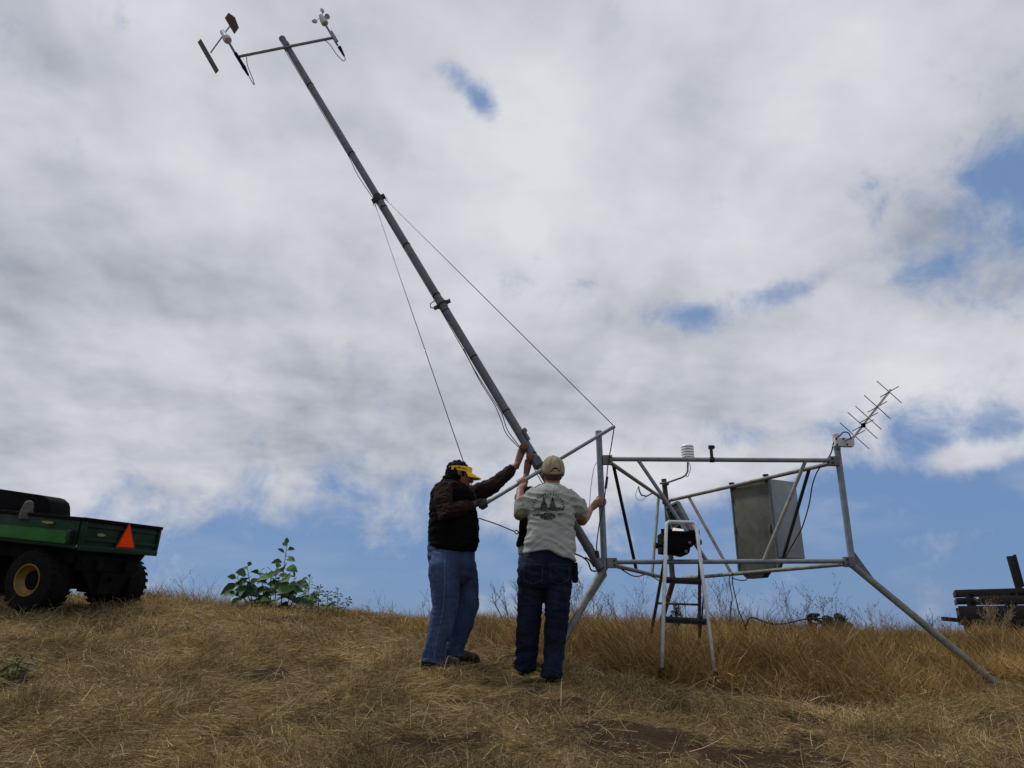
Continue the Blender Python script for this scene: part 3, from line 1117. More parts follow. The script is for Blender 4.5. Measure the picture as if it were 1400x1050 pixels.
def cable(name, label, pts, r, m_, cat="cable", group=None, sub=6, parent=None):
    """smooth curve through the points"""
    P = [Vector(p) for p in pts]
    if len(P) > 2:
        Q = []
        E = [P[0] * 2 - P[1]] + P + [P[-1] * 2 - P[-2]]
        for i in range(1, len(E) - 2):
            for s in range(sub):
                u = s / sub
                a, b, c, d = E[i - 1], E[i], E[i + 1], E[i + 2]
                Q.append(0.5 * ((2 * b) + (c - a) * u + (2 * a - 5 * b + 4 * c - d) * u * u + (3 * b - a - 3 * c + d) * u ** 3))
        Q.append(P[-1])
    else:
        Q = P
    mb = MB().tube(Q, r, 7)
    if parent is not None:
        return put(name, mb, m_, parent, 180)
    o = put(name, mb, m_, None, 180, base=P[0])
    if label:
        tag(o, label, cat, group)
    return o


def build_wires():
    y = CAL.y
    vane = bpy.data.objects["wind_vane"]
    anem = bpy.data.objects["cup_anemometer"]
    cable("signal_cable", None, [W(338.5, 101, y), W(344, 111, y), W(347.5, 116, y), W(346, 109, y), W(338.5, 90, y), W(337, 78, y)], .005, CABLE, parent=vane)
    y = CAR.y
    cable("signal_cable", None, [W(469.5, 75, y), W(472, 80.5, y), W(469, 83, y), W(460, 74, y), W(451, 61, y), W(444, 55, y)], .005, CABLE, parent=anem)
    # cables taped along the mast
    def off(px, s, yy=-.01):
        p = m_at(px)
        ax = MD.cross(Vector((0, 1, 0))).normalized()
        if px_of(p + ax) > px_of(p):
            ax = -ax
        return p + ax * s + Vector((0, yy, 0))
    ups = [CAL.lerp(CAR, .5) + Vector((-.06, -.03, -.04)), off(402, .05), off(424, .046), off(450, .05), off(481, .046), off(494, .066), off(506, .062), off(525, .046), off(556, .046), off(597, .046), off(610, .046), off(640, .055), off(660, .062), off(680, .055), off(692, .05), off(700, .075), off(707, .085), off(722, .06), off(728, .046), off(745, .06), off(760, .05), off(790, .05)]
    cable("sensor_cable", "thin black sensor cable taped along the left side of the tilted mast", ups, .0042, CABLE)
    ups = [off(640, .05, -.03), off(665, .075, -.03), off(684, .07, -.03), off(696, .09, -.03), off(706, .115, -.03), off(716, .09, -.03), off(726, .05, -.03)]
    cable("sensor_cable", "second black cable looping loose from the mast just above the gloved hand", ups, .0042, CABLE)
    # guy wires from the collar to the spreader tips and down to the base
    cable("guy_wire", "thin guy wire from mast collar down behind the yellow visor", [LUGL, SPL], .0042, WIRE, "guy wire", "guy wires of the mast")
    cable("guy_wire", "thin guy wire from mast collar to the spreader bar's upper right tip", [LUGR, SPR], .0042, WIRE, "guy wire", "guy wires of the mast")
    tb = [SPR, W(836, 608, 6.5), W(831, 637, 6.5), W(829, 659, 6.5), W(825, 690, 6.5), W(819.5, 716, 6.5), W(816, 742, 6.5), m_at(811) + Vector((.03, -.02, .03))]
    o = cable("guy_wire", "dark guy wire with turnbuckle hanging beside the left tower post", tb, .0052, CABLE, "guy wire", "guy wires of the mast")
    mb = MB()
    mb.tube([W(830.2, 652, 6.49), W(828, 668, 6.49)], .012, 8)
    put("turnbuckle", mb, DARKM, o, base=None)
    cable("guy_wire", "slack dark guy wire ending in an eye hook between the two men", [W(655, 708.5, 6.2), W(680, 717, 6.22), W(703, 726.5, 6.25)], .005, CABLE, "guy wire", "guy wires of the mast")
    o = cable("eye_hook", "small dark eye hook on the slack wire's end", [W(703, 726.5, 6.25), W(706, 725, 6.25), W(709, 728, 6.25), W(706, 730, 6.25), W(703.5, 727.5, 6.25)], .005, DARKM, "hook")
    cable("guy_wire", "fine grey wire hanging in a gentle curve left of the tower post", [W(816, 632, 6.55), W(812, 640, 6.5), W(808, 665, 6.45), W(806, 692, 6.4), W(806, 705, 6.4)], .003, WIRE, "guy wire", "guy wires of the mast")
    cable("strap_cable", "dark cable looping from the man's hip to the mast foot", [W(786, 757, 6.4), W(797, 762, 6.45), W(804, 769, 6.5), W(808, 779, 6.5), W(814, 781, 6.5), W(818, 779, 6.52)], .007, CABLE)
    cable("strap_cable", "short dark cable loop on the mast foot's left side", [W(800, 762, 6.5), W(806, 766, 6.52), W(812, 775, 6.54)], .007, CABLE)
    # cables about the tower
    a = on(AL, CL, 850)
    cable("sagging_cable", "black cable sagging under the tower's lower left rail", [on(AL, CL, 846) + Vector((0, -.02, -.02)), W(862, 786, a.y + .1), W(872, 788, a.y + .2), W(886, 786, 7.6), W(905, 796, 8.7)], .006, CABLE)
    cable("hook_wire", "fine wire loop hanging from the hook arm on the left top rail", [W(873, 665, 7.55), W(869, 676, 7.55), W(872, 683, 7.55), W(879, 683, 7.6), W(884, 678, 7.65)], .003, WIRE)
    y = 7.35
    cable("hanging_cable", "left black cable dangling under the grey cabinet into the grass", [W(1003, 784, y), W(997, 790, y), W(999, 806, y), W(1001, 818, y), W(999, 832, y), W(998, 852, y)], .005, CABLE, "cable")
    cable("hanging_cable", "right black cable dangling under the grey cabinet into the grass", [W(1001, 783, y), W(1002, 800, y), W(1006, 818, y), W(1010, 835, y), W(1017, 852, y), W(1021, 868, y)], .005, CABLE, "cable")
    cable("cable_loop", "black cable loop under the bottom of the grey cabinet", [W(1000, 790, y), W(1010, 793, y), W(1020, 793, y), W(1022, 787, y), W(1018, 785, y)], .005, CABLE, "cable")
    y = 7.0
    cable("ground_hose", "black hose rising out of the dry grass right of the ladder", [W(1020, 856, y), W(1024, 846, y), W(1030, 844.5, y), W(1040, 848, y), W(1052, 852.5, y + .1), W(1068, 853, y + .2), W(1085, 850, y + .4), W(1105, 846, y + .5), W(1140, 846, y + .6)], .007, CABLE, "hose")
    cable("antenna_cable", "blue black cable from the antenna along the right post to the cabinet", [W(1164, 600, 6.5), W(1160, 592, 6.5), W(1153, 591, 6.5), W(1149, 595, 6.5), W(1140.5, 603, 6.55), W(1135, 622, 6.6), W(1119, 642, 6.75), W(1111, 662, 6.8), W(1106, 690, 6.85), W(1097, 720, 6.9), W(1085, 742, 6.95), W(1072, 765, 7.0)], .006, CABLE, "cable")


build_wires()


# ------------------------------------------------------------------ antenna, shield, panel, cabinet
def build_antenna():
    y = 6.55
    t = thing("yagi_antenna", "crossed element aluminium antenna pointing up right from the right tower post", "antenna", W(1148, 605, y))
    mb = MB()
    mb.disc_stack(W(1144.5, 611, 6.6), B0 - B1, [(.031, 0), (.031, .12), (.027, .124)], 16)
    put("mounting_mast", mb, GREYP, t)
    mb = MB()
    mb.bar(W(1141, 603.5, y - .02), W(1167, 604, y - .02), (0, 0, 1), .02, .030)
    mb.bar(W(1140, 609, y - .02), W(1166, 610, y - .02), (0, 0, 1), .028, .008)
    br = put("bracket", mb, GREYP, t, bevel=.004)
    for a, b in ((1143, 600), (1153, 600), (1144, 608), (1158, 608)):
        put("bolt", MB().disc_stack(W(a, b, y - .042), (0, -1, 0), [(.009, 0), (.009, .01)], 6), DARKM, br)
    p0, p1 = W(1163, 602, y), W(1217.5, 532.5, y - .1)
    put("boom", MB().tube([p0, p1], [.0135, .0125], 12), GREYP, t)
    s = 1 / 4.6667

    def q(a, b, yy):
        return W(980 + a * s, 500 + b * s, yy)
    for i, (l0, l1, s0, s1, bm) in enumerate((((1020, 97), (1180, 238), (1160, 132), (1043, 200), (1105, 155)), ((940, 188), (1107, 338), (1085, 228), (963, 297), (1022, 262)),
                                              ((885, 258), (1052, 408), (1028, 300), (915, 362), (968, 330)), ((835, 297), (1025, 465), (1000, 345), (865, 417), (935, 380)),
                                              ((785, 363), (972, 530), (945, 412), (815, 482), (878, 447)))):
        yy = y - .1 * (1 - i / 4)
        put("element", MB().tube([q(*l0, yy), q(*l1, yy)], .0040, 8), DARKM, t)
        put("element", MB().tube([q(*s0, yy + .09), q(*s1, yy - .09)], .0040, 8), DARKM, t)
    put("feed_box", MB().box(q(935, 380, y - .06), (.014, 0, 0), (0, .014, 0), (0, 0, .018)), BLACKP, t)


def build_shield():
    y = 8.68
    t = thing("radiation_shield", "white stacked plate radiation shield on a bent arm above the top rail", "sensor shield", W(908, 661, 8.78))
    put("arm", MB().tube([W(902, 661, 8.74), W(912, 660, 8.74), W(932, 653, y), W(937, 650, y), W(940, 645, y), W(940.5, 632, y)], .0115, 10), GALVD, t, 180)
    put("clamp", MB().bar(W(906, 666, 8.75), W(914, 661.5, 8.75), (0, 0, 1), .02, .012), DARKM, t)
    c = W(941, 629.5, y)
    h = (W(941, 608, y) - c).length
    r = .077
    n = 6
    for i in range(n):
        z0 = h * i / n
        mb = MB()
        if i < n - 1:
            mb.disc_stack(c, (0, 0, 1), [(r * .55, z0 + .004), (r, z0), (r * 1.0, z0 + h / n * .55), (r * .90, z0 + h / n * .80), (r * .4, z0 + h / n * .82)], 24)
        else:
            mb.disc_stack(c, (0, 0, 1), [(r * .55, z0 + .006), (r, z0), (r, z0 + .008), (r * .92, z0 + h / n * .6), (r * .65, z0 + h / n * 1.0), (r * .3, z0 + h / n * 1.15), (.001, z0 + h / n * 1.2)], 24)
        put("plate", mb, WHITEP, t, 35)
    put("core", MB().disc_stack(c, (0, 0, 1), [(r * .72, 0), (r * .72, h * .9)], 16), DARKM, t)
    cable("sensor_lead", None, [W(942.5, 633, y), W(944, 640, y), W(942, 648, y), W(940, 652, y - .02), W(938, 650, y)], .004, CABLE, parent=t)


def build_solar():
    t = thing("solar_panel", "dark tilted solar panel mounted behind the black tool tray and tower post", "solar panel", W(920, 720, 8.6))
    a, b = W(911, 695, 8.72), W(927, 686.5, 8.48)
    c, d = W(954, 737, 8.12), W(932, 754, 8.46)
    n = (b - a).cross(d - a).normalized()
    if n.y > 0:
        n = -n
    put("panel", MB().prism([a, b, c, d], n * -.012), PANELB, t)
    fr = MB()
    pts = [a, b, c, d]
    for i in range(4):
        fr.bar(pts[i], pts[(i + 1) % 4], n, .012, .018)
    put("frame", fr, GALVD, t)
    mid = (a + b + c + d) / 4
    put("junction_box", MB().box(a.lerp(c, .28) + n * .02, (b - a).normalized() * .05, (d - a).normalized() * .06, n * .02), BLACKP, t)
    put("support_arm", MB().tube([mid + n * .02, Vector((CT.x, CT.y - .02, mid.z - .1))], .013, 10), GALVD, t)


def build_cabinet():
    P = on(CT, BT, 999.5)
    Q = on(CT, BT, 1050)
    P = P + Vector((0, .02, -.008))
    Q = Q + Vector((0, .02, -.008))
    u = (Q - P)
    u.z = 0
    w = u.length
    u.normalize()
    out = Vector((-u.y, u.x, 0))
    if out.x < 0:
        out = -out
    dpt = 0.37
    zt = (P.z + Q.z) / 2 - .0
    zb = W(1033, 781.5, (P.y + Q.y) / 2).z
    base = Vector((P.x, P.y, zb))
    t = thing("equipment_cabinet", "grey steel equipment cabinet with a stained door hung on the tower's rear rail", "cabinet", base)
    c = P + u * w / 2 + out * (dpt / 2 + .025)
    far = Q + out * (dpt + .02)
    zc = W(1096, 764, far.y).z
    c.z = (zt + zc) / 2
    put("case", MB().box(c, u * w / 2, out * dpt / 2, Vector((0, 0, (zt - zc) / 2))), CHESTG, t, bevel=.008)
    c.z = (zt + zb) / 2
    hz = (zt - zb) / 2
    f = P + u * w / 2 + out * .014
    f.z = c.z
    dr = put("door", MB().box(f, u * (w / 2 + .006), out * .010, Vector((0, 0, hz + .004))), CHEST, t, bevel=.004)
    for s in (-1, 1):
        e = f + u * (w / 2 + .002) * s - out * .002
        put("door_edge", MB().box(e, u * .008, out * .014, Vector((0, 0, hz + .006))), GALVD, dr)
    for s in (.02, w - .02):
        p = P + u * s
        p.z = zt
        put("hanger_lug", MB().disc_stack(p + Vector((0, 0, -.03)), (0, 0, 1), [(.018, 0), (.018, .055), (.03, .06), (.03, .075)], 10), DARKM, t)
    sk = MB()
    m0 = P + u * (w * .46) - out * .03
    m0.z = zb + .012
    sk.prism([m0 - u * .2, m0 + u * .18, m0 + u * .10 + Vector((0, 0, -.075)), m0 - u * .11 + Vector((0, 0, -.075))], out * .08)
    put("mounting_foot", sk, DARKM, t)
    put("bottom_lip", MB().box(Vector((c.x, c.y, zc - .008)), u * (w / 2 + .006), out * (dpt / 2 + .004), Vector((0, 0, .007))), DARKM, t)
    e = P + u * (w * .93) - out * .004
    e.z = zb + hz * .9
    put("latch", MB().box(e, u * .012, out * .012, Vector((0, 0, .035))), GALVD, dr, bevel=.004)
    for s in (.25, 1.0, 1.72):
        h = P + u * .010 - out * .002
        h.z = zb + hz * s
        put("hinge", MB().disc_stack(h - Vector((0, 0, .03)), (0, 0, 1), [(.010, 0), (.010, .06)], 10), GALVD, dr)
    put("cable_gland", MB().disc_stack(Vector((c.x, c.y, zc)) - u * .1, (0, 0, -1), [(.03, 0), (.03, .03), (.02, .035), (.02, .06)], 12), BLACKP, t)


build_antenna()
build_shield()
build_solar()
build_cabinet()


# ------------------------------------------------------------------ step ladder and tool tray
def build_ladder():
    fl, fr = W(905, 909, 5.94), W(976.5, 914, 5.94)
    tl, tr = W(911, 716, 6.42), W(951.5, 717, 6.42)
    base = ground_at((fl + fr) / 2)
    t = thing("step_ladder", "aluminium step ladder with a rounded hoop top standing in the dry grass", "ladder", base)
    fl2 = fl + (fl - tl).normalized() * .08
    fr2 = fr + (fr - tr).normalized() * .08
    r = .0155
    up = (tl - fl).normalized()
    upr = (tr - fr).normalized()
    arc = [fl2, tl - up * .05, tl - up * .02]
    a, b = tl + up * .02, tr + upr * .02
    xh = (b - a).normalized()
    arc += [tl + up * .003 + xh * .004, a + xh * .022, a + xh * .05, b - xh * .05, b - xh * .022, tr + upr * .003 - xh * .004, tr - upr * .02, tr - upr * .05, fr2]
    put("hoop_rail", MB().tube(arc, r, 12), ALU, t, 180)
    # hinged rear legs
    hl, hr = fl.lerp(tl, .72) + Vector((0, .03, 0)), fr.lerp(tr, .72) + Vector((0, .03, 0))
    rl, rr = W(884, 866, 7.0), W(955, 880, 6.9)
    rl.z = min(rl.z, g1(rl.x, rl.y) + .02)
    rr.z = min(rr.z, g1(rr.x, rr.y) + .02)
    for a, b in ((hl, rl), (hr, rr)):
        put("rear_leg", MB().tube([a, b], .0145, 10), RUST, t)
    put("rear_crossbar", MB().tube([hl.lerp(rl, .45), hr.lerp(rr, .45)], .010, 8), RUST, t)
    back = Vector((0, 1, 0))
    for (k, dp) in ((.575, .13), (.30, .11), (.80, .20)):
        a, b = fl.lerp(tl, k), fr.lerp(tr, k)
        mb = MB()
        if k < .7:
            mb.box((a + b) / 2 + back * dp * .45, (b - a) / 2, back * dp / 2, Vector((0, 0, .012)))
            mb.box((a + b) / 2 + back * .0 + Vector((0, .012, -.010)), (b - a) / 2, Vector((0, .006, 0)), Vector((0, 0, .022)))
            st = put("step", mb, DARKM, t, bevel=.003)
            rb = MB()
            for i in range(4):
                rb.bar(a + back * (.02 + .025 * i) + Vector((0, 0, .014)), b + back * (.02 + .025 * i) + Vector((0, 0, .014)), (0, 0, 1), .006, .003)
            put("tread_rib", rb, BLACKP, st)
    for p in (fl2, fr2):
        put("rubber_foot", MB().disc_stack(p, up, [(.020, -.015), (.022, 0), (.020, .05)], 12), BLACKP, t)
    put("spreader_strut", MB().tube([fr.lerp(tr, .5) + Vector((0, .02, 0)), hr.lerp(rr, .95)], .006, 8), BLACKP, t)
    # tray
    y = 6.46
    c = W(929, 741, y)
    k = .0062
    tt = thing("tool_tray", "black plastic tool tray clipped under the ladder's hoop", "tool tray", c)
    o = [W(906, 727, y), W(954.5, 729, y), W(952, 743, y), W(944, 749, y), W(943, 755, y), W(940, 758, y), W(934, 757, y), W(931, 756, y), W(907, 754, y)]
    put("tray_body", MB().prism(o, (0, .26, 0)), BLACKP, tt, bevel=.006)
    for a, dy in ((727, -.006), (725, .26)):
        put("tray_rim", MB().bar(W(904, a, y + dy), W(956, a + 2, y + dy), (0, 0, 1), .012, .012), BLACKP, tt)
    put("tray_knob", MB().disc_stack(W(906, 746, y + .05), (-1, 0, 0), [(.012, 0), (.012, .04), (.026, .042), (.026, .058), (.01, .062)], 12), BLACKP, tt)
    put("tray_knob", MB().disc_stack(W(951, 741, y + .05), (1, 0, 0), [(.012, 0), (.012, .03), (.024, .032), (.024, .05), (.01, .055)], 12), GALVD, tt)
    for a, b in ((938, 754), (943, 742)):
        put("rivet", MB().disc_stack(W(a, b, y - .001), (0, -1, 0), [(.014, 0), (.014, .006), (.006, .008)], 14), GALVD, tt)
    pb = MB()
    pb.prism([W(919, 727, y + .02), W(942, 729, y + .02), W(939, 725, y + .22), W(920, 722, y + .22)], (0, 0, .004))
    o = put("paper_sheet", pb, PAPER, base=W(929, 727, y))
    tag(o, "white paper sheet lying on the black tool tray", "paper")
    pb = MB()
    pb.prism([W(917, 716, y + .02), W(919, 716, y + .02), W(920, 727, y + .02), W(917, 727, y + .02)], (0, .15, 0))


build_ladder()

# ------------------------------------------------------------------ green utility vehicle
def build_vehicle():
    K0, K1, K2 = W(115, 708, 7.2), W(219, 721, 8.22), W(0, 697, 7.36)
    v = (K1 - K0)
    wid = v.length
    v.normalize()
    u = (K2 - K0)
    u = (u - v * u.dot(v)).normalized()
    w = v.cross(u)
    if w.z < 0:
        w = -w

    def p(a, b, c):
        return K0 + u * a + v * b + w * c
    base = ground_at(p(.8, wid / 2, 0))
    t = thing("utility_vehicle", "green utility vehicle with a dump bed and yellow wheel hubs parked at left", "utility vehicle", base)
    H, Lb = .30, 1.35

    def box(mb, a0, a1, b0, b1, c0, c1):
        return mb.box(p((a0 + a1) / 2, (b0 + b1) / 2, (c0 + c1) / 2), u * (a1 - a0) / 2, v * (b1 - b0) / 2, w * (c1 - c0) / 2)
    # cargo bed
    bed = put("cargo_bed", box(MB(), .0, Lb, .0, wid, -H, -H + .02), GREEN, t, bevel=.004)
    for (b0, b1) in ((0, .018), (wid - .018, wid)):
        mb = MB()
        box(mb, .035, Lb, b0, b1, -H + .021, -.03)
        s = 1 if b0 < .1 else -1
        sp = put("side_panel", mb, GREEN, t, bevel=.003)
        rm = MB()
        box(rm, .03, Lb, b0 - .016, b1 + .016, -.03, 0.004)
        put("top_rail", rm, DARKV, sp, bevel=.006)
        if s > 0:
            fl = MB()
            fl.prism([p(.10, -.002, -.135), p(.08, -.075, -.245), p(.08, -.075, -.262), p(.10, -.002, -.262)], u * (Lb - .1))
            put("side_flange", fl, GREEN_LIT, sp, bevel=.004)
            fs = MB()
            box(fs, .06, .11, -.062, -.001, -.262, -.13)
            put("flange_end", fs, GREEN, sp, bevel=.01)
    mb = MB()
    box(mb, Lb, Lb + .02, 0, wid, -H, 0)
    put("front_panel", mb, GREEN, t, bevel=.003)
    tg = MB()
    box(tg, -.012, .008, .0, wid, -H + .01, -.03)
    tail = put("tailgate", tg, GREEN, t, bevel=.003)
    rb = MB()
    box(rb, -.035, .014, -.014, wid + .014, -.030, .006)
    put("tailgate_rail", rb, DARKV, tail, bevel=.007)
    rb = MB()
    box(rb, -.032, -.0125, -.005, wid + .006, -H - .012, -H + .045)
    put("tailgate_sill", rb, GREEN, tail, bevel=.008)
    rb = MB()
    box(rb, -.028, -.0125, .02, wid - .02, -.215, -.185)
    put("tailgate_rib", rb, GREEN, tail, bevel=.006)
    rb = MB()
    box(rb, -.026, -.0125, .02, wid - .02, -.085, -.062)
    put("tailgate_rib", rb, GREEN, tail, bevel=.006)
    for b in (.0, wid - .035):
        rb = MB()
        box(rb, -.034, -.0125, b, b + .035, -H + .046, -.031)
        put("tailgate_post", rb, GREEN, tail, bevel=.006)
    # plain yellow maker's marks
    rb = MB()
    c = p(-.014, .24, -.145)
    rb.disc_stack(c, -u, [(.001, .002), (.02, .002)], 16)
    k = [c + v * .052 * math.cos(a) * (1 + .12 * math.cos(3 * a)) + w * .016 * math.sin(a) - u * .002 for a in [i * math.pi / 12 for i in range(24)]]
    put("maker_mark", MB().prism(k, -u * .002), DECAL, tail)
    c = p(.40, -.0175, -.075)
    k = [c + u * .075 * math.cos(a) * (1 + .15 * math.cos(3 * a)) + w * .014 * math.sin(a) for a in [i * math.pi / 12 for i in range(24)]]
    put("maker_mark", MB().prism(k, -v * .003), DECAL, t)
    # slow vehicle triangle
    n = -u
    bp = p(-.036, 0, 0)

    def tp(px, py):
        d = ray_dir(px, py)
        s = (bp - EYE).dot(u) / d.dot(u)
        return EYE + d * s
    A, B, C = tp(156, 750), tp(185, 751.5), tp(177, 713)
    tri = MB()
    cA = [A.lerp(B, .06), A.lerp(B, .94), B.lerp(A, .0).lerp(C, .07), C.lerp(B, .07), C.lerp(A, .07), A.lerp(C, .07)]
    tri.prism(cA, n * .004)
    sg = put("warning_triangle", tri, REDR, t)
    m = (A + B + C) / 3
    A2, B2, C2 = m.lerp(A, .76), m.lerp(B, .78), m.lerp(C, .86)
    put("warning_triangle_centre", MB().prism([A2 + n * .005, B2 + n * .005, C2 + n * .005], n * .002), ORANGE, sg)
    # chassis
    ch = MB()
    for b in (.30, wid - .38):
        box(ch, .0, 2.5, b, b + .08, -H - .19, -H - .10)
    box(ch, .05, .12, .15, wid - .15, -H - .20, -H - .03)
    box(ch, .30, 1.0, .32, wid - .32, -H - .40, -H - .12)
    box(ch, .02, .28, .40, wid - .40, -H - .42, -H - .22)
    ch.tube([p(.52, .1, -.60), p(.52, wid - .1, -.60)], .05, 12)
    ch.tube([p(-.02, wid * .5, -.56), p(.2, wid * .5, -.56)], .03, 10)
    box(ch, .12, 2.4, .12, wid - .12, -H - .14, -H - .004)
    put("chassis", ch, DARKV, t, bevel=.0)
    # skirt plates hiding the engine bay at the rear
    sk = MB()
    sk.prism([p(.06, .06, -H - .006), p(.06, wid - .06, -H - .006), p(.06, wid - .2, -.50), p(.06, wid - .36, -.74), p(.06, .38, -.74), p(.06, .2, -.5)], u * .02)
    put("rear_guard", sk, DARKV, t)
    # wheels
    R, TW = .302, .28

    def wheel(c, out):
        ax = out.normalized()
        prof = [(R * .48, -.5), (R * .78, -.50), (R * .93, -.45), (R * .99, -.34), (R, -.15), (R, .15), (R * .99, .34), (R * .93, .45), (R * .78, .50), (R * .50, .47), (R * .485, .40), (R * .46, .2), (R * .46, -.4), (R * .48, -.5)]
        mb = MB().disc_stack(c, ax, [(r, h * TW) for r, h in prof[:-1]], 48)
        ref = Vector((0, 0, 1))
        e1 = ax.cross(ref).normalized()
        e2 = ax.cross(e1)
        wh = put("wheel", mb, TYRE, t, 30)
        lug = MB()
        for i in range(26):
            a = 2 * math.pi * i / 26
            for s in (-1, 1):
                aa = a + (0 if s < 0 else math.pi / 26)
                d1 = e1 * math.cos(aa) + e2 * math.sin(aa)
                d2 = e2 * math.cos(aa) - e1 * math.sin(aa)
                lug.box(c + d1 * (R - .004) + ax * s * TW * .20, (ax * .074 + d2 * .02 * s), d2 * .017, d1 * .0045)
        put("tread", lug, TYRE, wh, 30)
        rim = MB().disc_stack(c, ax, [(R * .26, TW * .14), (R * .31, TW * .24), (R * .37, TW * .28), (R * .43, TW * .38), (R * .455, TW * .44), (R * .47, TW * .50), (R * .51, TW * .50), (R * .51, TW * .38), (R * .46, TW * .2), (R * .42, TW * .05)], 32)
        put("rim", rim, RIMY, wh, 30)
        hub = MB().disc_stack(c, ax, [(R * .31, TW * .0), (R * .31, TW * .255), (R * .28, TW * .265), (R * .2, TW * .25), (R * .13, TW * .32), (R * .08, TW * .34), (.001, TW * .34)], 24)
        put("hub", hub, DARKV, wh, 30)
    wc = W(36, 793, 7.32)
    off = wc - K0
    ua, wa = off.dot(u), off.dot(w)
    wheel(p(ua, .10, wa), -v)
    wheel(p(ua - .06, wid - .02, wa), v)
    for a in (1.95,):
        wheel(p(a, .10, wa + .01), -v)
        wheel(p(a, wid - .02, wa + .01), v)
    # seat base and bonnet ahead of the bed, beyond the left edge of the photograph
    fb = MB()
    box(fb, Lb + .06, Lb + .55, .06, wid - .06, -H - .1, .02)
    put("seat_base", fb, GREEN, t, bevel=.03)
    fb = MB()
    fb.loft([(p(Lb + .6, wid / 2, -.35), v * .5, w * .1), (p(Lb + 1.0, wid / 2, -.25), v * .52, w * .2), (p(Lb + 1.45, wid / 2, -.3), v * .45, w * .18), (p(Lb + 1.6, wid / 2, -.36), v * .3, w * .1)], 20, 4)
    put("bonnet", fb, GREEN, t)
    # load in the bed
    y = 7.62
    bn = MB()
    bn.prism([W(-60, 661, 7.9), W(0, 668.5, 7.72), W(54, 676.5, y - .06), W(61, 678.5, y - .06), W(67, 684, y - .06), W(68.5, 690, y - .06), W(68.5, 716, y - .06), W(-60, 712, 7.9)], v * .26)
    o = put("cargo_bin", bn, BLACKP, base=W(20, 708, y), bevel=.012)
    tag(o, "black plastic bin with a rounded corner standing in the vehicle's bed", "bin")
    sb = MB()
    c0 = W(36, 702, y - .22)
    ux = (u * -1)
    sb.loft([(c0 - w * .06, ux * .07, v * .05), (c0 + w * .02, ux * .066, v * .05), (c0 + w * .07, ux * .055 + w * .004, v * .045), (c0 + w * .115, ux * .038, v * .03), (c0 + w * .135 + ux * .01, ux * .014, v * .012)], 18)
    me = fused(sb, .008, 3, "canvas_sack", c0, lambda q: .006 * noise.noise(q * 30))
    o = link("canvas_sack", me, SACK, None, 180, c0)
    tag(o, "small lumpy grey sack leaning against the black bin", "sack")
    return t


build_vehicle()


# ------------------------------------------------------------------ old wooden wagon
def build_wagon():
    Y0 = 11.6
    O = W(1316, 863, Y0)
    u, v, z = Vector((.88, -.475, 0)), Vector((.475, .88, 0)), Vector((0, 0, 1))
    D, L = 1.15, 3.2

    def hz(py):
        return W(1309.5, py, Y0).z - O.z

    def q(s, py, d=0.0):
        return O + u * s + v * d + z * hz(py)
    base = ground_at(O + u * 1.2 + v * D / 2)
    t = thing("wooden_wagon", "old dark wooden wagon with slatted side boards in the grass at right", "wagon", base)

    def board(s0, s1, y0, y1, th, m_, d, sag=0.0):
        p0, p1 = q(s0, (y0 + y1) / 2, d), q(s1, (y0 + y1) / 2 + sag, d)
        h = abs(hz(y0) - hz(y1)) / 2
        return put("side_board", MB().bar(p0, p1, z, th, h), m_, t, bevel=.006)
    for d in (0, D):
        board(.0, .78, 806.5, 813, .016, OLDWOOD2, d, -.4)
        board(.785, L, 806.0, 813.5, .017, OLDWOOD, d, 1)
        board(.01, .26, 817.5, 823.5, .016, OLDWOOD, d)
        board(.29, L, 815.5, 824.5, .018, OLDWOOD2, d, 1.5)
        board(.0, L, 828.5, 847, .018, OLDWOOD, d, .5)
    for s in (.20, .72, 1.4, 2.2, 3.1):
        for d in (.036, D - .036):
            put("stake", MB().bar(q(s, 806, d), q(s + .01, 847, d), v, .035, .020), OLDWOOD, t, bevel=.006)
    put("bed_floor", MB().box(q(L / 2, 851, D / 2), u * L / 2, v * (D / 2 + .04), z * .033), OLDWOOD, t, bevel=.01)
    for y0 in (810, 821, 837):
        put("end_board", MB().box(q(.012, y0, D / 2), u * .014, v * (D / 2 - .02), z * .04), OLDWOOD, t, bevel=.006)
    ch = MB()
    for d in (.22, D - .22):
        ch.bar(q(.06, 859, d), q(L, 859, d), z, .07, .075)
    for s in (.55, 2.5):
        ch.bar(q(s, 868, -.02), q(s, 868, D + .02), z, .08, .08)
        ch.bar(q(s, 860, .05), q(s, 860, D - .05), z, .14, .07)
    put("undercarriage", ch, OLDWOOD, t, bevel=.01)
    put("drawbar", MB().bar(q(-.24, 845.5, .1), q(.3, 851, .3), z, .04, .030), OLDWOOD2, t, bevel=.008)
    put("stowed_beam", MB().bar(q(.05, 863, -.09), q(1.1, 868, -.10), z, .08, .065), OLDWOOD, t, bevel=.01)
    for s in (.55, 2.5):
        for d in (-.13, D + .13):
            put("wheel", MB().disc_stack(q(s, 876, d), -v, [(.24, -.07), (.31, -.06), (.33, 0), (.31, .06), (.24, .07), (.2, .02), (.05, .03), (.04, .08), (.001, .08)], 28), TYRE, t, 30)
    pst = MB()
    p0, p1 = q(.84, 822, .075), q(.80, 763, .075)
    pst.bar(p0, p1, v, .045, .036)
    pst.bar(p0.lerp(p1, .3) + u * .058 + v * .005, p1 + u * .064 + z * .02 + v * .005, v, .020, .030)
    put("corner_post", pst, OLDWOOD, t, bevel=.01)


build_wagon()


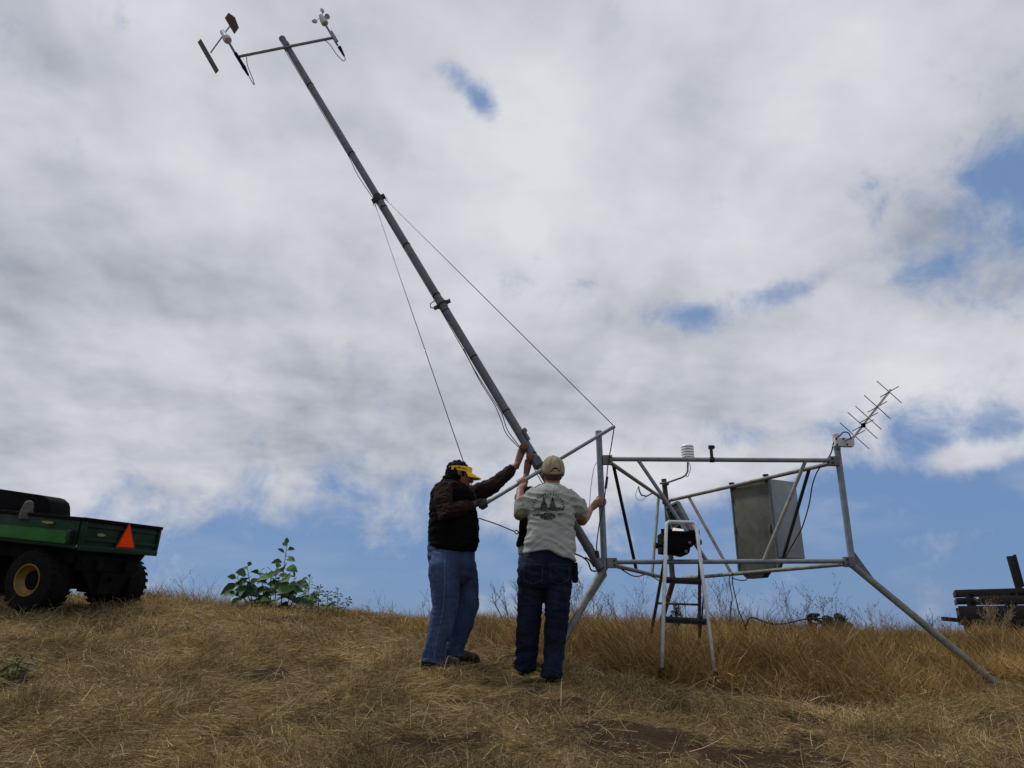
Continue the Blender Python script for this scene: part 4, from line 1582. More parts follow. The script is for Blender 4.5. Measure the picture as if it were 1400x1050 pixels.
# ------------------------------------------------------------------ plants
def leaf_geo(co, fa, ti, base, d, up, L, wd, col, rng):
    """one ovate leaf folded along its midrib"""
    d = d.normalized()
    s = d.cross(up).normalized()
    n = s.cross(d).normalized()
    k = len(co)
    st = [(.0, .06), (.18, .68), (.42, 1.0), (.70, .72), (.9, .28), (1.0, .02)]
    droop = rng.uniform(.05, .35)
    for a, wv in st:
        c = base + d * (L * a) - Vector((0, 0, 1)) * (droop * L * a * a)
        e = s * (wd * .5 * wv)
        lift = n * (wd * .16 * wv)
        co += [c - e + lift, c, c + e + lift]
    for i in range(len(st) - 1):
        o = k + i * 3
        fa += [(o, o + 1, o + 4, o + 3), (o + 1, o + 2, o + 5, o + 4)]
    ti += [col] * (3 * len(st))


def leafy_plant(name, label, cat, stems, Y, leaf_l, leaf_w, cols, seed, group=None, density=1.0, stem_r=.007, upl=0.0):
    rng = random.Random(seed)
    b0 = W(stems[0][0][0], stems[0][0][1], Y)
    base = ground_at(b0)
    t = thing(name, label, cat, base, group)
    co, fa, ti = [], [], []
    sm = MB()
    for pts in stems:
        yy = Y + rng.uniform(-.12, .12)
        P = [W(a, b, yy) for a, b in pts]
        P[0].z = min(P[0].z, g1(P[0].x, P[0].y) - .02)
        sm.tube(P, [stem_r * (1 - .6 * i / (len(P) - 1)) for i in range(len(P))], 7)
        tot = sum((P[i + 1] - P[i]).length for i in range(len(P) - 1))
        n = max(4, int(tot / (leaf_l * .20) * density))
        az = rng.random() * 6.28
        for i in range(n):
            f = .12 + .88 * (i + .5) / n
            x = f * (len(P) - 1)
            j = min(int(x), len(P) - 2)
            q = P[j].lerp(P[j + 1], x - j)
            az += 2.4 + rng.uniform(-.5, .5)
            el = rng.uniform(-.25, .35) + 1.1 * max(0, f - .72) / .28 + upl
            d = Vector((math.cos(az) * math.cos(el), math.sin(az) * math.cos(el), math.sin(el)))
            sz = (1.0 - .62 * max(0, f - .45) / .55) * rng.uniform(.75, 1.15)
            pet = q + d * leaf_l * .25 * sz
            sm.tube([q, pet], [.0028, .002], 5)
            c = cols[rng.randrange(len(cols))]
            g = rng.uniform(.75, 1.3)
            up = Vector((rng.uniform(-.8, .8), rng.uniform(-1.3, .1), .7))
            leaf_geo(co, fa, ti, pet, d + Vector((0, 0, rng.uniform(-.35, .1))), up, leaf_l * sz, leaf_w * sz, tuple(x_ * g for x_ in c), rng)
    put("stem", sm, mat_stem, t, 180)
    me = bpy.data.meshes.new("foliage")
    me.from_pydata([p_ - base for p_ in co], [], fa)
    at = me.attributes.new('tint', 'FLOAT_COLOR', 'POINT')
    at.data.foreach_set('color', np.array([c + (1.0,) for c in ti], np.float32).reshape(-1))
    link("foliage", me, LEAFM, t, 180)
    return t


mat_stem = mat("green_stem", (0.07, 0.085, 0.035), 0.7)
GL = [(.036, .095, .026), (.055, .130, .036), (.026, .068, .022), (.075, .155, .050)]
Yp = 8.9
leafy_plant("leafy_shrub", "tallest broad leaved green shrub on the crest with one long upright shoot", "shrub",
            [[(386, 818), (386, 795), (389, 768), (393, 743)], [(347, 818), (341, 795), (338, 774)], [(352, 818), (330, 800), (324, 788)], [(366, 818), (358, 795), (354, 781)],
             [(372, 818), (370, 795), (371, 779)], [(378, 818), (377, 795), (377, 777)], [(392, 818), (400, 800), (404, 790)], [(394, 818), (408, 806), (413, 797)], [(350, 820), (327, 812), (319, 808)],
             [(360, 820), (346, 808), (343, 798)], [(400, 820), (410, 815), (416, 811)]],
            Yp, .215, .150, GL, 5, "green shrubs on the crest", .88)
leafy_plant("leafy_shrub", "narrow green shoot just right of the broad leaved shrub", "shrub",
            [[(419, 822), (422, 805), (424, 788)], [(426, 822), (430, 812), (434, 806)]], 8.8, .095, .050, GL, 8, "green shrubs on the crest", .9, .005)
leafy_plant("leafy_shrub", "small green shoot third along the row on the crest", "shrub",
            [[(436, 824), (436, 812), (438, 802)], [(447, 826), (448, 816), (449, 810)], [(430, 825), (427, 818), (425, 813)]], 8.7, .085, .048, GL, 9, "green shrubs on the crest", .9, .005)
leafy_plant("leafy_shrub", "smallest green shoots at the right end of the row on the crest", "shrub",
            [[(462, 832), (462, 818), (461, 804)], [(470, 832), (474, 824), (478, 818)], [(458, 832), (455, 824), (453, 820)]], 8.6, .07, .038, GL, 10, "green shrubs on the crest", .9, .004)
gp = G(12, 925)
leafy_plant("green_weed", "low green weed with narrow leaves at the left edge of the grass", "weed",
            [[(2, 928), (-4, 908), (-10, 898)], [(12, 928), (10, 908), (6, 894)], [(18, 926), (26, 908), (34, 897)], [(22, 926), (34, 914), (45, 903)], [(8, 930), (18, 912), (24, 900)], [(-10, 930), (-16, 912), (-22, 900)]],
            gp.y, .10, .026, [(.028, .055, .012), (.042, .070, .016), (.02, .038, .010)], 12, None, 1.5, .004)
leafy_plant("dark_leaf_plant", "small dark leaved plant standing behind the step ladder", "weed",
            [[(921, 858), (921, 840), (923, 824)], [(924, 858), (927, 842), (928, 830)]], 8.5, .045, .034, [(.012, .016, .012), (.02, .026, .018)], 14, None, 1.3, .004)


def dry_weed(label, px, Y, top, spread, seed, col, n=7, r=.004, seeds=True, depth=3, base_py=None):
    rng = random.Random(seed)
    b = W(px, 860, Y)
    base = ground_at(b)
    h = (W(px, top, Y).z - base.z)
    t = thing("dry_weed", label, "dried weed", base, "dry branching weeds on the hilltop")
    sp = spread * Y * .001
    mb = MB()
    sd_ = MB()

    def grow(p, d, L, r_, lev):
        k = 4
        pts, rs = [p], [r_]
        for i in range(k):
            d = (d + Vector((rng.uniform(-.16, .16), rng.uniform(-.16, .16), rng.uniform(-.05, .12)))).normalized()
            p = p + d * L / k
            pts.append(p)
            rs.append(r_ * (1 - .6 * (i + 1) / k))
        mb.tube(pts, rs, 5, caps=False)
        if lev > 0:
            for i in range(rng.randint(4, 6)):
                f = rng.uniform(.25, 1.0)
                x = f * k
                j = min(int(x), k - 1)
                q = pts[j].lerp(pts[j + 1], x - j)
                a = rng.random() * 6.28
                side = Vector((math.cos(a), math.sin(a), rng.uniform(.1, .9))).normalized()
                grow(q, (d * .55 + side * .75).normalized(), L * rng.uniform(.32, .6), r_ * .55, lev - 1)
        elif seeds:
            for i in range(rng.randint(0, 2)):
                q = pts[-1 - i] + Vector((rng.uniform(-.006, .006), rng.uniform(-.006, .006), 0))
                s_ = rng.uniform(.0015, .0032)
                sd_.box(q, (s_, 0, 0), (0, s_, s_ * .5), (0, -s_ * .4, s_ * 1.5))
    for i in range(n):
        tx = (i + .5) / n * 2 - 1 + rng.uniform(-.2, .2)
        goal = base + Vector((tx * sp / 2, rng.uniform(-.5, .5) * sp * .5, h * rng.uniform(.65, 1.0) * (1 - .25 * abs(tx))))
        s0 = base + Vector((tx * sp * .12, rng.uniform(-.04, .04), -.02))
        v = goal - s0
        grow(s0, v.normalized(), v.length * .80, r * rng.uniform(.7, 1.2), depth - 1)
    m_ = mat_weed[col]
    put("stem", mb, m_, t, 180)
    if seeds and sd_.v:
        o = put("seed_heads", sd_, m_, t, 180)
        o["kind"] = "stuff"
    return t


mat_weed = {0: mat("pale_dry_stem", (.24, .17, .095), .85, 0, .2), 1: mat("grey_dry_stem", (.115, .10, .085), .85, 0, .2), 2: mat("dark_dry_stem", (.045, .036, .030), .85, 0, .2)}
for row in (
        ("bare grey branching weed just left of the man in navy jeans", 702, 8.6, 785, 60, 1, 1, 5, .007, True, 3),
        ("wispy dry weed behind the tower's left leg", 800, 8.4, 768, 70, 2, 1, 6, .0045, True, 3),
        ("sparse dry weed halfway from the left leg to the ladder", 852, 8.3, 792, 90, 3, 1, 6, .0035, True, 3),
        ("pale wispy weed just right of the ladder", 992, 8.2, 776, 62, 4, 0, 7, .0035, True, 3),
        ("dry weed rising behind the ladder's foot", 938, 8.5, 785, 70, 5, 1, 6, .0035, True, 3),
        ("tall sparse grey weed left of the distant trees", 1090, 8.2, 784, 80, 6, 1, 6, .0032, True, 3),
        ("tangled grey weed in front of the distant trees", 1140, 8.0, 800, 110, 7, 1, 8, .0032, True, 3),
        ("pale dry weed right of the distant trees", 1195, 8.3, 806, 70, 8, 0, 6, .0035, True, 3),
        ("dark upright weed beside the right leg", 1268, 8.6, 820, 34, 9, 2, 4, .0042, True, 2),
        ("thin pale weed between the right leg and the wagon", 1297, 9.0, 834, 40, 10, 1, 4, .0035, True, 2),
        ("straw coloured bushy weed in front of the wooden wagon", 1362, 9.2, 806, 46, 11, 0, 7, .0050, True, 3),
        ("small straw coloured weed beside the wagon's drawbar", 1335, 9.0, 846, 36, 12, 0, 6, .0045, True, 2),
        ("thin dry stalk just left of the man in blue jeans", 584, 8.2, 796, 22, 13, 2, 2, .0040, True, 2),
        ("thin dry weed between the shrubs and the man in blue jeans", 520, 8.6, 806, 60, 14, 1, 4, .0030, True, 2),
        ("pale dry stalks between the vehicle and the shrubs", 262, 8.9, 776, 70, 15, 0, 5, .0030, True, 2)):
    dry_weed(*row)


def far_tree(label, px, Y, top, half_w_px, seed):
    rng = np.random.default_rng(seed)
    k = Y / 1000.0
    tp = W(px, top, Y)
    gz_ = g1(tp.x, tp.y)
    h = tp.z - gz_
    base = Vector((tp.x, tp.y, gz_))
    t = thing("distant_tree", label, "tree", base, "distant trees beyond the crest")
    mb = MB()
    mb.tube([base - Vector((0, 0, .3)), base + Vector((.1, 0, h * .4)), base + Vector((-.1, .1, h * .8))], [.3, .2, .08], 8)
    for a in range(6):
        z = h * (.35 + .08 * a)
        d = Vector((math.cos(a * 2.1), math.sin(a * 2.1), .8))
        mb.tube([base + Vector((0, 0, z)), base + Vector((0, 0, z)) + d * half_w_px * k * .6], [.1, .03], 6)
    put("trunk", mb, RUST, t)
    hw = half_w_px * k
    cl = []
    for i in range(44):
        a, rr = rng.random() * 6.28, math.sqrt(rng.random())
        z = h * (.62 + .36 * rng.random())
        sh = math.sqrt(max(0.05, 1 - ((z / h - .78) / .26) ** 2))
        cl.append((math.cos(a) * rr * hw * sh * .85, math.sin(a) * rr * hw * sh * .85, z, hw * (.20 + .18 * rng.random()), .6 + .8 * rng.random()))
    n = 260
    V, T = [], []
    for (cx, cy, cz, r, g) in cl:
        p = rng.standard_normal((n, 3))
        p /= np.linalg.norm(p, axis=1)[:, None]
        p *= (rng.random((n, 1)) ** .4) * r
        p[:, 2] *= .7
        c = p + np.array([cx, cy, cz])
        a = rng.standard_normal((n, 3))
        a /= np.linalg.norm(a, axis=1)[:, None]
        b = np.cross(a, rng.standard_normal((n, 3)))
        b /= np.linalg.norm(b, axis=1)[:, None]
        s = hw * .045 * (.6 + .8 * rng.random((n, 1)))
        V.append(np.stack([c - a * s * 1.6, c + b * s, c + a * s * 1.6, c - b * s], 1).reshape(-1, 3))
        col = np.array([.026, .029, .020]) * g * (1 + .2 * rng.standard_normal((n, 1)))
        T.append(np.repeat(np.clip(col, .005, .2), 4, axis=0))
    V = np.concatenate(V)
    me = bulk_mesh("crown", V, [np.arange(len(V)).reshape(-1, 4)], np.concatenate(T))
    link("crown", me, LEAFM, t)


far_tree("larger dark distant tree crown peeping over the grass beneath the right rail", 1139, 62, 834, 21, 3)
far_tree("smaller dark distant tree crown peeping over the grass beneath the right rail", 1112, 66, 835, 12, 4)


def build_stones():
    p = G(1043, 893)
    mb = MB()
    mb.loft([(p + Vector((0, 0, -.05)), (.10, 0, 0), (0, .10, 0)), (p + Vector((0, 0, .04)), (.085, 0, .01), (0, .08, 0)), (p + Vector((-.01, .01, .11)), (.045, 0, -.02), (0, .05, 0)), (p + Vector((-.03, .01, .15)), (.012, 0, 0), (0, .012, 0))], 10)
    me = fused(mb, .012, 1, "field_stone", p, lambda q: .012 * noise.noise(q * 14) + .006 * noise.noise(q * 40))
    o = link("field_stone", me, STONE, None, 35, p)
    tag(o, "pointed grey stone half hidden in the dry grass right of the ladder", "stone")
    p = G(497, 1000)


build_stones()

# ------------------------------------------------------------------ people
def fold(amp, f, seed, weight=None):
    def fn(co):
        a = noise.noise(Vector((co.x * f[0] + seed, co.y * f[1], co.z * f[2] + co.x * f[0] * .8 * math.sin(co.z * 4))))
        b = noise.noise(Vector((co.x * f[0] * 2.1 + seed, co.y * f[1] * 2.1 + 5, co.z * f[2] * 2.3)))
        c = noise.noise(Vector((co.x * 4 + seed, co.y * 4, co.z * 4)))
        k = amp * ((.55 - abs(a) * 1.7) * .7 + (.4 - abs(b) * 1.2) * .35 + c * .5)
        return k * (weight(co) if weight else 1.0)
    return fn


def head_shapes(mb, hc, f, u, r):
    """skull, jaw, nose, ears; hc is level with the eyes' height"""
    mb.ball(hc + u * .030 - f * .012, f * .097, r * .077, u * .098, 24, 14)
    mb.loft([(hc + u * .045 + f * .018, r * .068, f * .078), (hc + u * .005 + f * .024, r * .068, f * .075), (hc - u * .035 + f * .026, r * .064, f * .068),
             (hc - u * .070 + f * .032, r * .054, f * .056), (hc - u * .098 + f * .042, r * .040, f * .040), (hc - u * .110 + f * .050, r * .022, f * .022)], 22)
    # brow, nose, lips, chin
    mb.ball(hc + u * .024 + f * .086, r * .052, f * .016, u * .011, 14, 8)
    mb.loft([(hc + u * .012 + f * .094, r * .009, f * .010), (hc - u * .015 + f * .106, r * .012, f * .014), (hc - u * .033 + f * .113, r * .017, f * .016), (hc - u * .042 + f * .104, r * .014, f * .012)], 12)
    mb.ball(hc - u * .062 + f * .090, r * .024, f * .013, u * .007, 12, 6)
    mb.ball(hc - u * .073 + f * .089, r * .021, f * .012, u * .007, 12, 6)
    mb.ball(hc - u * .100 + f * .078, r * .022, f * .018, u * .016, 12, 8)
    for s in (-1, 1):
        mb.ball(hc - u * .020 + f * .072 + r * s * .038, r * .022, f * .020, u * .020, 12, 8)
        mb.loft([(hc + u * .020 - f * .012 + r * s * .076, f * .020, u * .030), (hc + u * .018 - f * .020 + r * s * .092, f * .017, u * .029)], 14)


def hand_grip(mb, wrist, g, a, R, sgn, arm_r=.029, ph0=0.0, wrap=1.0):
    """palm, four unequal fingers and a thumb closed round a bar (point g, axis a, radius R)"""
    a = a.normalized()
    e1 = wrist - g
    e1 = (e1 - a * e1.dot(a)).normalized()
    e2 = a.cross(e1) * sgn
    c, s = math.cos(ph0), math.sin(ph0)
    e1, e2 = e1 * c + e2 * s, e2 * c - e1 * s

    def at(ph, rad, al):
        return g + (e1 * math.cos(ph) + e2 * math.sin(ph)) * rad + a * al
    rings = []
    for ph, wv, th in ((-.75, .030, .011), (-.4, .040, .014), (.0, .043, .015), (.45, .043, .013), (.85 * min(1, .05 / (R + .014)) + .2, .041, .011)):
        d = (e1 * math.cos(ph) + e2 * math.sin(ph))
        rings.append((at(ph, R + .013, 0), a * wv, d * th))
    mb.loft(rings, 16, 2.6)
    pc = at(-.15, R + .016, 0)
    wd = (pc - wrist)
    sd = a - wd.normalized() * a.dot(wd.normalized())
    sd = sd.normalized() if sd.length > .2 else e2
    nn = wd.normalized().cross(sd)
    mb.loft([(wrist - wd.normalized() * .03, sd * arm_r, nn * arm_r * .8), (wrist, sd * arm_r * .95, nn * arm_r * .72), (wrist.lerp(pc, .55), sd * .036, nn * .018), (pc, sd * .040, nn * .016)], 16)
    for i, (ln, rr) in enumerate(((.066, .0088), (.076, .0092), (.071, .0090), (.056, .0080))):
        al = (1.5 - i) * .0215
        st = .55
        tot = ln / (R + .010) * wrap
        pts, rs = [], []
        for k in range(8):
            ph = st + tot * k / 7
            knuckle = .003 if k in (2, 5) else 0
            pts.append(at(ph, R + .0105 + knuckle + (.004 if k == 0 else 0), al * (1 - .04 * k)))
            rs.append(rr * (1.08 - .035 * k) * (.72 if k == 7 else 1))
        mb.tube(pts, rs, 10)
    pts, rs = [], []
    for k in range(7):
        ph = -.35 - (.068 / (R + .012)) * k / 6 * wrap
        pts.append(at(ph, R + .013, .030 + .026 * min(1, k / 3)))
        rs.append(.0115 - .0006 * k if k < 6 else .007)
    mb.tube(pts, rs, 10)


def foot_shape(mb, heel, toe, hgt, wd):
    """boot between heel and toe points on the ground"""
    d = (toe - heel)
    L = d.length
    d.normalize()
    s = d.cross(Vector((0, 0, 1))).normalized()
    z = Vector((0, 0, 1))
    rows = [(-.02, .030, .05), (.06, .038, .062), (.25, .037, .060), (.48, .042, .045), (.70, .050, .034), (.88, .046, .028), (.97, .030, .020), (1.0, .014, .012)]
    mb.loft([(heel + d * L * a + z * (hh), s * wv * wd, z * hh) for a, wv, hh in rows], 18, 2.6)
    mb.loft([(heel + d * .055 + z * .03, s * .040 * wd, d * .050), (heel + d * .060 + z * hgt, s * .046 * wd, d * .052)], 16)


def sole_shape(mb, heel, toe, wd):
    d = (toe - heel)
    L = d.length
    d.normalize()
    s = d.cross(Vector((0, 0, 1))).normalized()
    z = Vector((0, 0, 1))
    mb.loft([(heel + d * L * a + z * .006, s * wv * wd, z * .012) for a, wv in ((-.03, .026), (.06, .041), (.28, .039), (.5, .044), (.7, .053), (.88, .049), (.98, .032), (1.01, .014))], 18, 3)


def limbs(mb, P, R):
    mb.tube(P, R, 16)


# ---------------- man in the black vest and yellow visor
def man_one():
    gp = G(598, 917)
    Y = gp.y + .12
    base = Vector((gp.x + .1, Y, gp.z))
    t = thing("person", "heavyset man in a black vest, blue jeans and yellow visor reaching up to the mast", "person", base)
    k = .00625 * Y / 6.4

    def w(px, py, dy=0.0):
        return W(px, py, Y + dy)
    f = Vector((.965, .26, 0)).normalized()
    r = Vector((f.y, -f.x, 0))
    up = Vector((0, 0, 1))
    hf = (f - up * .10 + r * .05).normalized()
    hr = (r - hf * r.dot(hf)).normalized()
    hu = hr.cross(hf).normalized()
    hc = w(628.5, 651.5, .0)
    # arms
    shN, elN, wrN = w(606, 671, -.20), w(606, 700, -.40), w(640, 698, -.33)
    gN = SPL + (SPR - SPL).normalized() * .035
    wrN = gN + Vector((-.078, -.055, -.006))
    elN = w(607, 702, -.37)
    shF, elF = w(640, 680, .20), w(674, 664, .22)
    gF = m_at(721.0)
    wrF = W(706.5, 636, gF.y - .03)
    body = MB()
    head_shapes(body, hc, hf, hu, hr)
    neck = w(619, 664, .0)
    body.loft([(hc - hu * .02 - hf * .03, hr * .062, hf * .062), (neck + up * .02, r * .066, f * .068), (neck - up * .05, r * .09, f * .08)], 18)
    body.loft([(w(618, 668), f * .10, r * .16), (w(619, 690), f * .15, r * .18), (w(621, 730), f * .18, r * .17), (w(619, 765), f * .15, r * .16)], 20)
    limbs(body, [shN, elN, wrN], [.055, .045, .030])
    limbs(body, [shF, elF, wrF], [.055, .045, .030])
    hand_grip(body, wrF, gF, MD, .0415, -1 if False else 1, .030, -.2, 1.0)
    hand_grip(body, wrN, gN, (SPR - SPL), .0165, 1, .030)
    hipN, hipF = w(606, 776, -.13), w(633, 776, .10)
    kN, kF = w(607.5, 830, -.14), w(637, 828, .12)
    hlN = G(577, 915)
    hlF = Vector((gp.x + .10, gp.y + .26, 0))
    hlF = Vector((w(606, 900, .12).x, Y + .14, 0))
    hlF.z = g1(hlF.x, hlF.y)
    anN = w(594, 896, -.12)
    anF = w(617, 888, .14)
    limbs(body, [hipN, kN, anN], [.09, .06, .045])
    limbs(body, [hipF, kF, anF], [.09, .06, .045])
    me = fused(body, .0052, 2, "body", base)
    bo = link("body", me, SKIND, t, 180)
    for s in (-1, 1):
        put("eye", MB().ball(hc - hu * .001 + hf * .083 + hr * s * .031, hr * .011, hf * .009, hu * .010, 10, 8), EYEM, t, 180)
    # hair and visor
    hm = MB()
    hm.ball(hc + hu * .042 - hf * .026, hf * .104, hr * .089, hu * .098, 24, 14)
    hm.ball(hc - hu * .005 - hf * .060, hf * .060, hr * .080, hu * .070, 20, 10)
    me = fused(hm, .006, 1, "hair", base, lambda q: .012 * noise.noise(q * 34) + .006 * noise.noise(q * 80))
    link("hair", me, HAIR, t, 180)
    vb = MB()
    bc = hc + hu * .050 - hf * .010
    rings = []
    n = 40
    vs, fs = [], []
    for i in range(n):
        a = 2 * math.pi * i / n
        d = hf * math.cos(a) * .112 + hr * math.sin(a) * .094
        fw = .5 + .5 * math.cos(a)
        o_ = d.normalized() * .004
        hb, ht = -.014 - .004 * fw, .018 + .016 * fw
        vs += [bc + d + hu * hb, bc + d * .985 + hu * ht, bc + d * .985 - o_ + hu * ht, bc + d - o_ + hu * hb]
    for i in range(n):
        j = (i + 1) % n
        for q in range(4):
            q2 = (q + 1) % 4
            fs.append((i * 4 + q, j * 4 + q, j * 4 + q2, i * 4 + q2))
    vb.add(vs, fs)
    vis = put("visor", vb, YELLOW, t, 60)
    bl = MB()
    vs, fs = [], []
    m, q = 18, 6
    for lay in (0, 1):
        for i in range(m + 1):
            a = -1.15 + 2.3 * i / m
            for j in range(q + 1):
                s = j / q
                e = (hf * math.cos(a) * .112 + hr * math.sin(a) * .094)
                ln = .085 * (math.cos(a * 1.25) ** .6 if abs(a) < 1.2 else 0)
                pt = bc + e - hu * .010 + hf * ln * s - hu * (.034 * s + .012 * (math.sin(a) ** 2) * s) - hu * lay * .005
                vs.append(pt)
    st = (m + 1) * (q + 1)
    for i in range(m):
        for j in range(q):
            x = i * (q + 1) + j
            fs.append((x, x + 1, x + q + 2, x + q + 1))
            fs.append((st + x, st + x + q + 1, st + x + q + 2, st + x + 1))
    for i in range(m):
        x = i * (q + 1) + q
        fs.append((x, st + x, st + x + q + 1, x + q + 1))
        x = i * (q + 1)
        fs.append((x, x + q + 1, st + x + q + 1, st + x))
    bl.add(vs, fs)
    put("bill", bl, YELLOW, vis, 60)
    # a row of small dark marks on the visor band, too small to read
    mk = MB()
    for i in range(9):
        a = 1.15 + i * .115
        d = hf * math.cos(a) * .112 + hr * math.sin(a) * .094
        tn = (-hf * math.sin(a) * .112 + hr * math.cos(a) * .094).normalized()
        hh = .007 + .003 * ((i * 7) % 3)
        mk.box(bc + d * 1.012 + hu * .004, tn * (.0028 + .001 * (i % 2)), d.normalized() * .0012, hu * hh * .5)
        if i % 3 != 1:
            mk.box(bc + d * 1.014 + hu * (.004 + .003 * ((i % 2) * 2 - 1)) + tn * .004, tn * .0035, d.normalized() * .0012, hu * .0013)
    put("visor_lettering", mk, YELLOWD, vis)
    # jeans
    jm = MB()
    jm.loft([(w(617, 742), f * 32 * k, r * .175), (w(617, 758), f * 32.5 * k, r * .185), (w(618, 775), f * 31 * k, r * .185), (w(620, 788), f * 26 * k, r * .15), (w(620, 799), f * 15 * k, r * .10)], 24, 2.1)
    limbs(jm, [w(612, 754, -.05), w(608, 764, -.10), hipN, w(607.5, 803, -.135), w(608, 830, -.135), w(602, 856, -.13), w(596.5, 880, -.12), w(593.5, 899, -.12), w(592, 907, -.12)], [.07, .112, .126, .119, .105, .096, .090, .088, .094])
    limbs(jm, [w(625, 754, .05), w(630, 764, .08), hipF, w(636, 803, .11), w(637.5, 828, .12), w(629, 856, .13), w(621, 880, .14), w(618, 896, .14)], [.07, .10, .118, .112, .103, .100, .086, .092])
    zb = base.z
    me = fused(jm, .0085, 3, "jeans", base, fold(.020, (7, 7, 15), 3, lambda c: .55 + 1.0 * math.exp(-((c.z - zb - .12) / .16) ** 2) + .35 * math.exp(-((c.z - zb - .55) / .15) ** 2)))
    jn = link("jeans", me, DENIM, t, 180)
    bv = BVHTree.FromPolygons([v.co + base for v in me.vertices], [tuple(p.vertices) for p in me.polygons])
    pts = []
    line = [(609, 752), (608, 775), (608, 800), (606.5, 830), (601, 858), (596, 882), (593, 904)]
    for i in range(len(line) - 1):
        for s in range(8):
            a_ = line[i][0] + (line[i + 1][0] - line[i][0]) * s / 8
            b_ = line[i][1] + (line[i + 1][1] - line[i][1]) * s / 8
            o = W(a_, b_, Y - .8)
            h = bv.ray_cast(o, (W(a_, b_, Y) - o).normalized(), 3)
            if h[0] is not None:
                pts.append(h[0] + h[1] * .0012)
    put("side_seam", MB().tube(pts, .0034, 6), SEAMP, jn, 180)
    # boots
    for (hl, anx, tw) in ((hlN, anN, (.955, .0)), (hlF, anF, (.90, .25))):
        d = Vector((tw[0], tw[1], 0)).normalized()
        hl = Vector((hl.x, hl.y, g1(hl.x, hl.y)))
        if hl is not hlN:
            pass
        toe = hl + d * .30
        toe.z = g1(toe.x, toe.y)
        fm = MB()
        hl, toe = hl + Vector((0, 0, .016)), toe + Vector((0, 0, .016))
        foot_shape(fm, hl + Vector((0, 0, .010)), toe + Vector((0, 0, .010)), .13, 1.15)
        me = fused(fm, .007, 2, "boot", base, lambda q: .002 * noise.noise(q * 40))
        b = link("boot", me, BOOT, t, 180)
        sm = MB()
        sole_shape(sm, hl, toe, 1.08)
        put("sole", sm, BLACKP, b, 40)
    # vest
    vm = MB()
    vm.loft([(w(617, 657, .0), f * .075, r * .085), (w(616, 661, .0), f * .095, r * .12), (w(616, 666, 0), f * 21 * k, r * .190), (w(617, 674, 0), f * 27.5 * k, r * .215), (w(619, 698, 0), f * 32.5 * k, r * .205),
             (w(621, 722, 0), f * 34.5 * k, r * .215), (w(621, 738, 0), f * 34.5 * k, r * .215), (w(620, 748, 0), f * 33 * k, r * .205), (w(618.5, 755, 0), f * 29.5 * k, r * .195)], 32, 2.25)
    me = fused(vm, .009, 3, "vest", base, fold(.018, (6, 6, 13), 9))
    ve = link("vest", me, VEST, t, 180)
    cm = MB()
    cpts = []
    for i in range(13):
        a = -2.6 + 5.2 * i / 12
        cpts.append(w(620, 660, .0) - f * math.cos(a) * .080 + r * math.sin(a) * .084 + up * (.004 + .040 * math.cos(a)))
    cm.tube(cpts, .020, 10)
    me = fused(cm, .008, 2, "collar", base, fold(.006, (12, 12, 12), 2))
    link("collar", me, VEST, ve, 180)
    # shirt sleeves
    for (sh, el, wr, frac, rr) in ((shN, elN, wrN, .86, .078), (shF, elF, wrF, .80, .078)):
        sm = MB()
        cuff = el.lerp(wr, frac)
        inn = sh + (w(619, 672) - sh) * .35
        limbs(sm, [inn, sh, sh.lerp(el, .5), el, el.lerp(cuff, .5), cuff], [rr, rr * 1.05, rr * .98, rr * .88, rr * .76, rr * .60])
        me = fused(sm, .0075, 3, "sleeve", base, fold(.016, (13, 13, 13), 6))
        link("sleeve", me, SLEEVE, t, 180)
    # dark work glove over the near hand
    gm = MB()
    hand_grip(gm, wrN, gN, (SPR - SPL), .0185, 1, .036)
    gm.tube([wrN.lerp(elN, .22), wrN], [.042, .036], 14)
    me = fused(gm, .0052, 1, "glove", base)
    for v in me.vertices:
        pass
    link("glove", me, GLOVE, t, 180)


man_one()


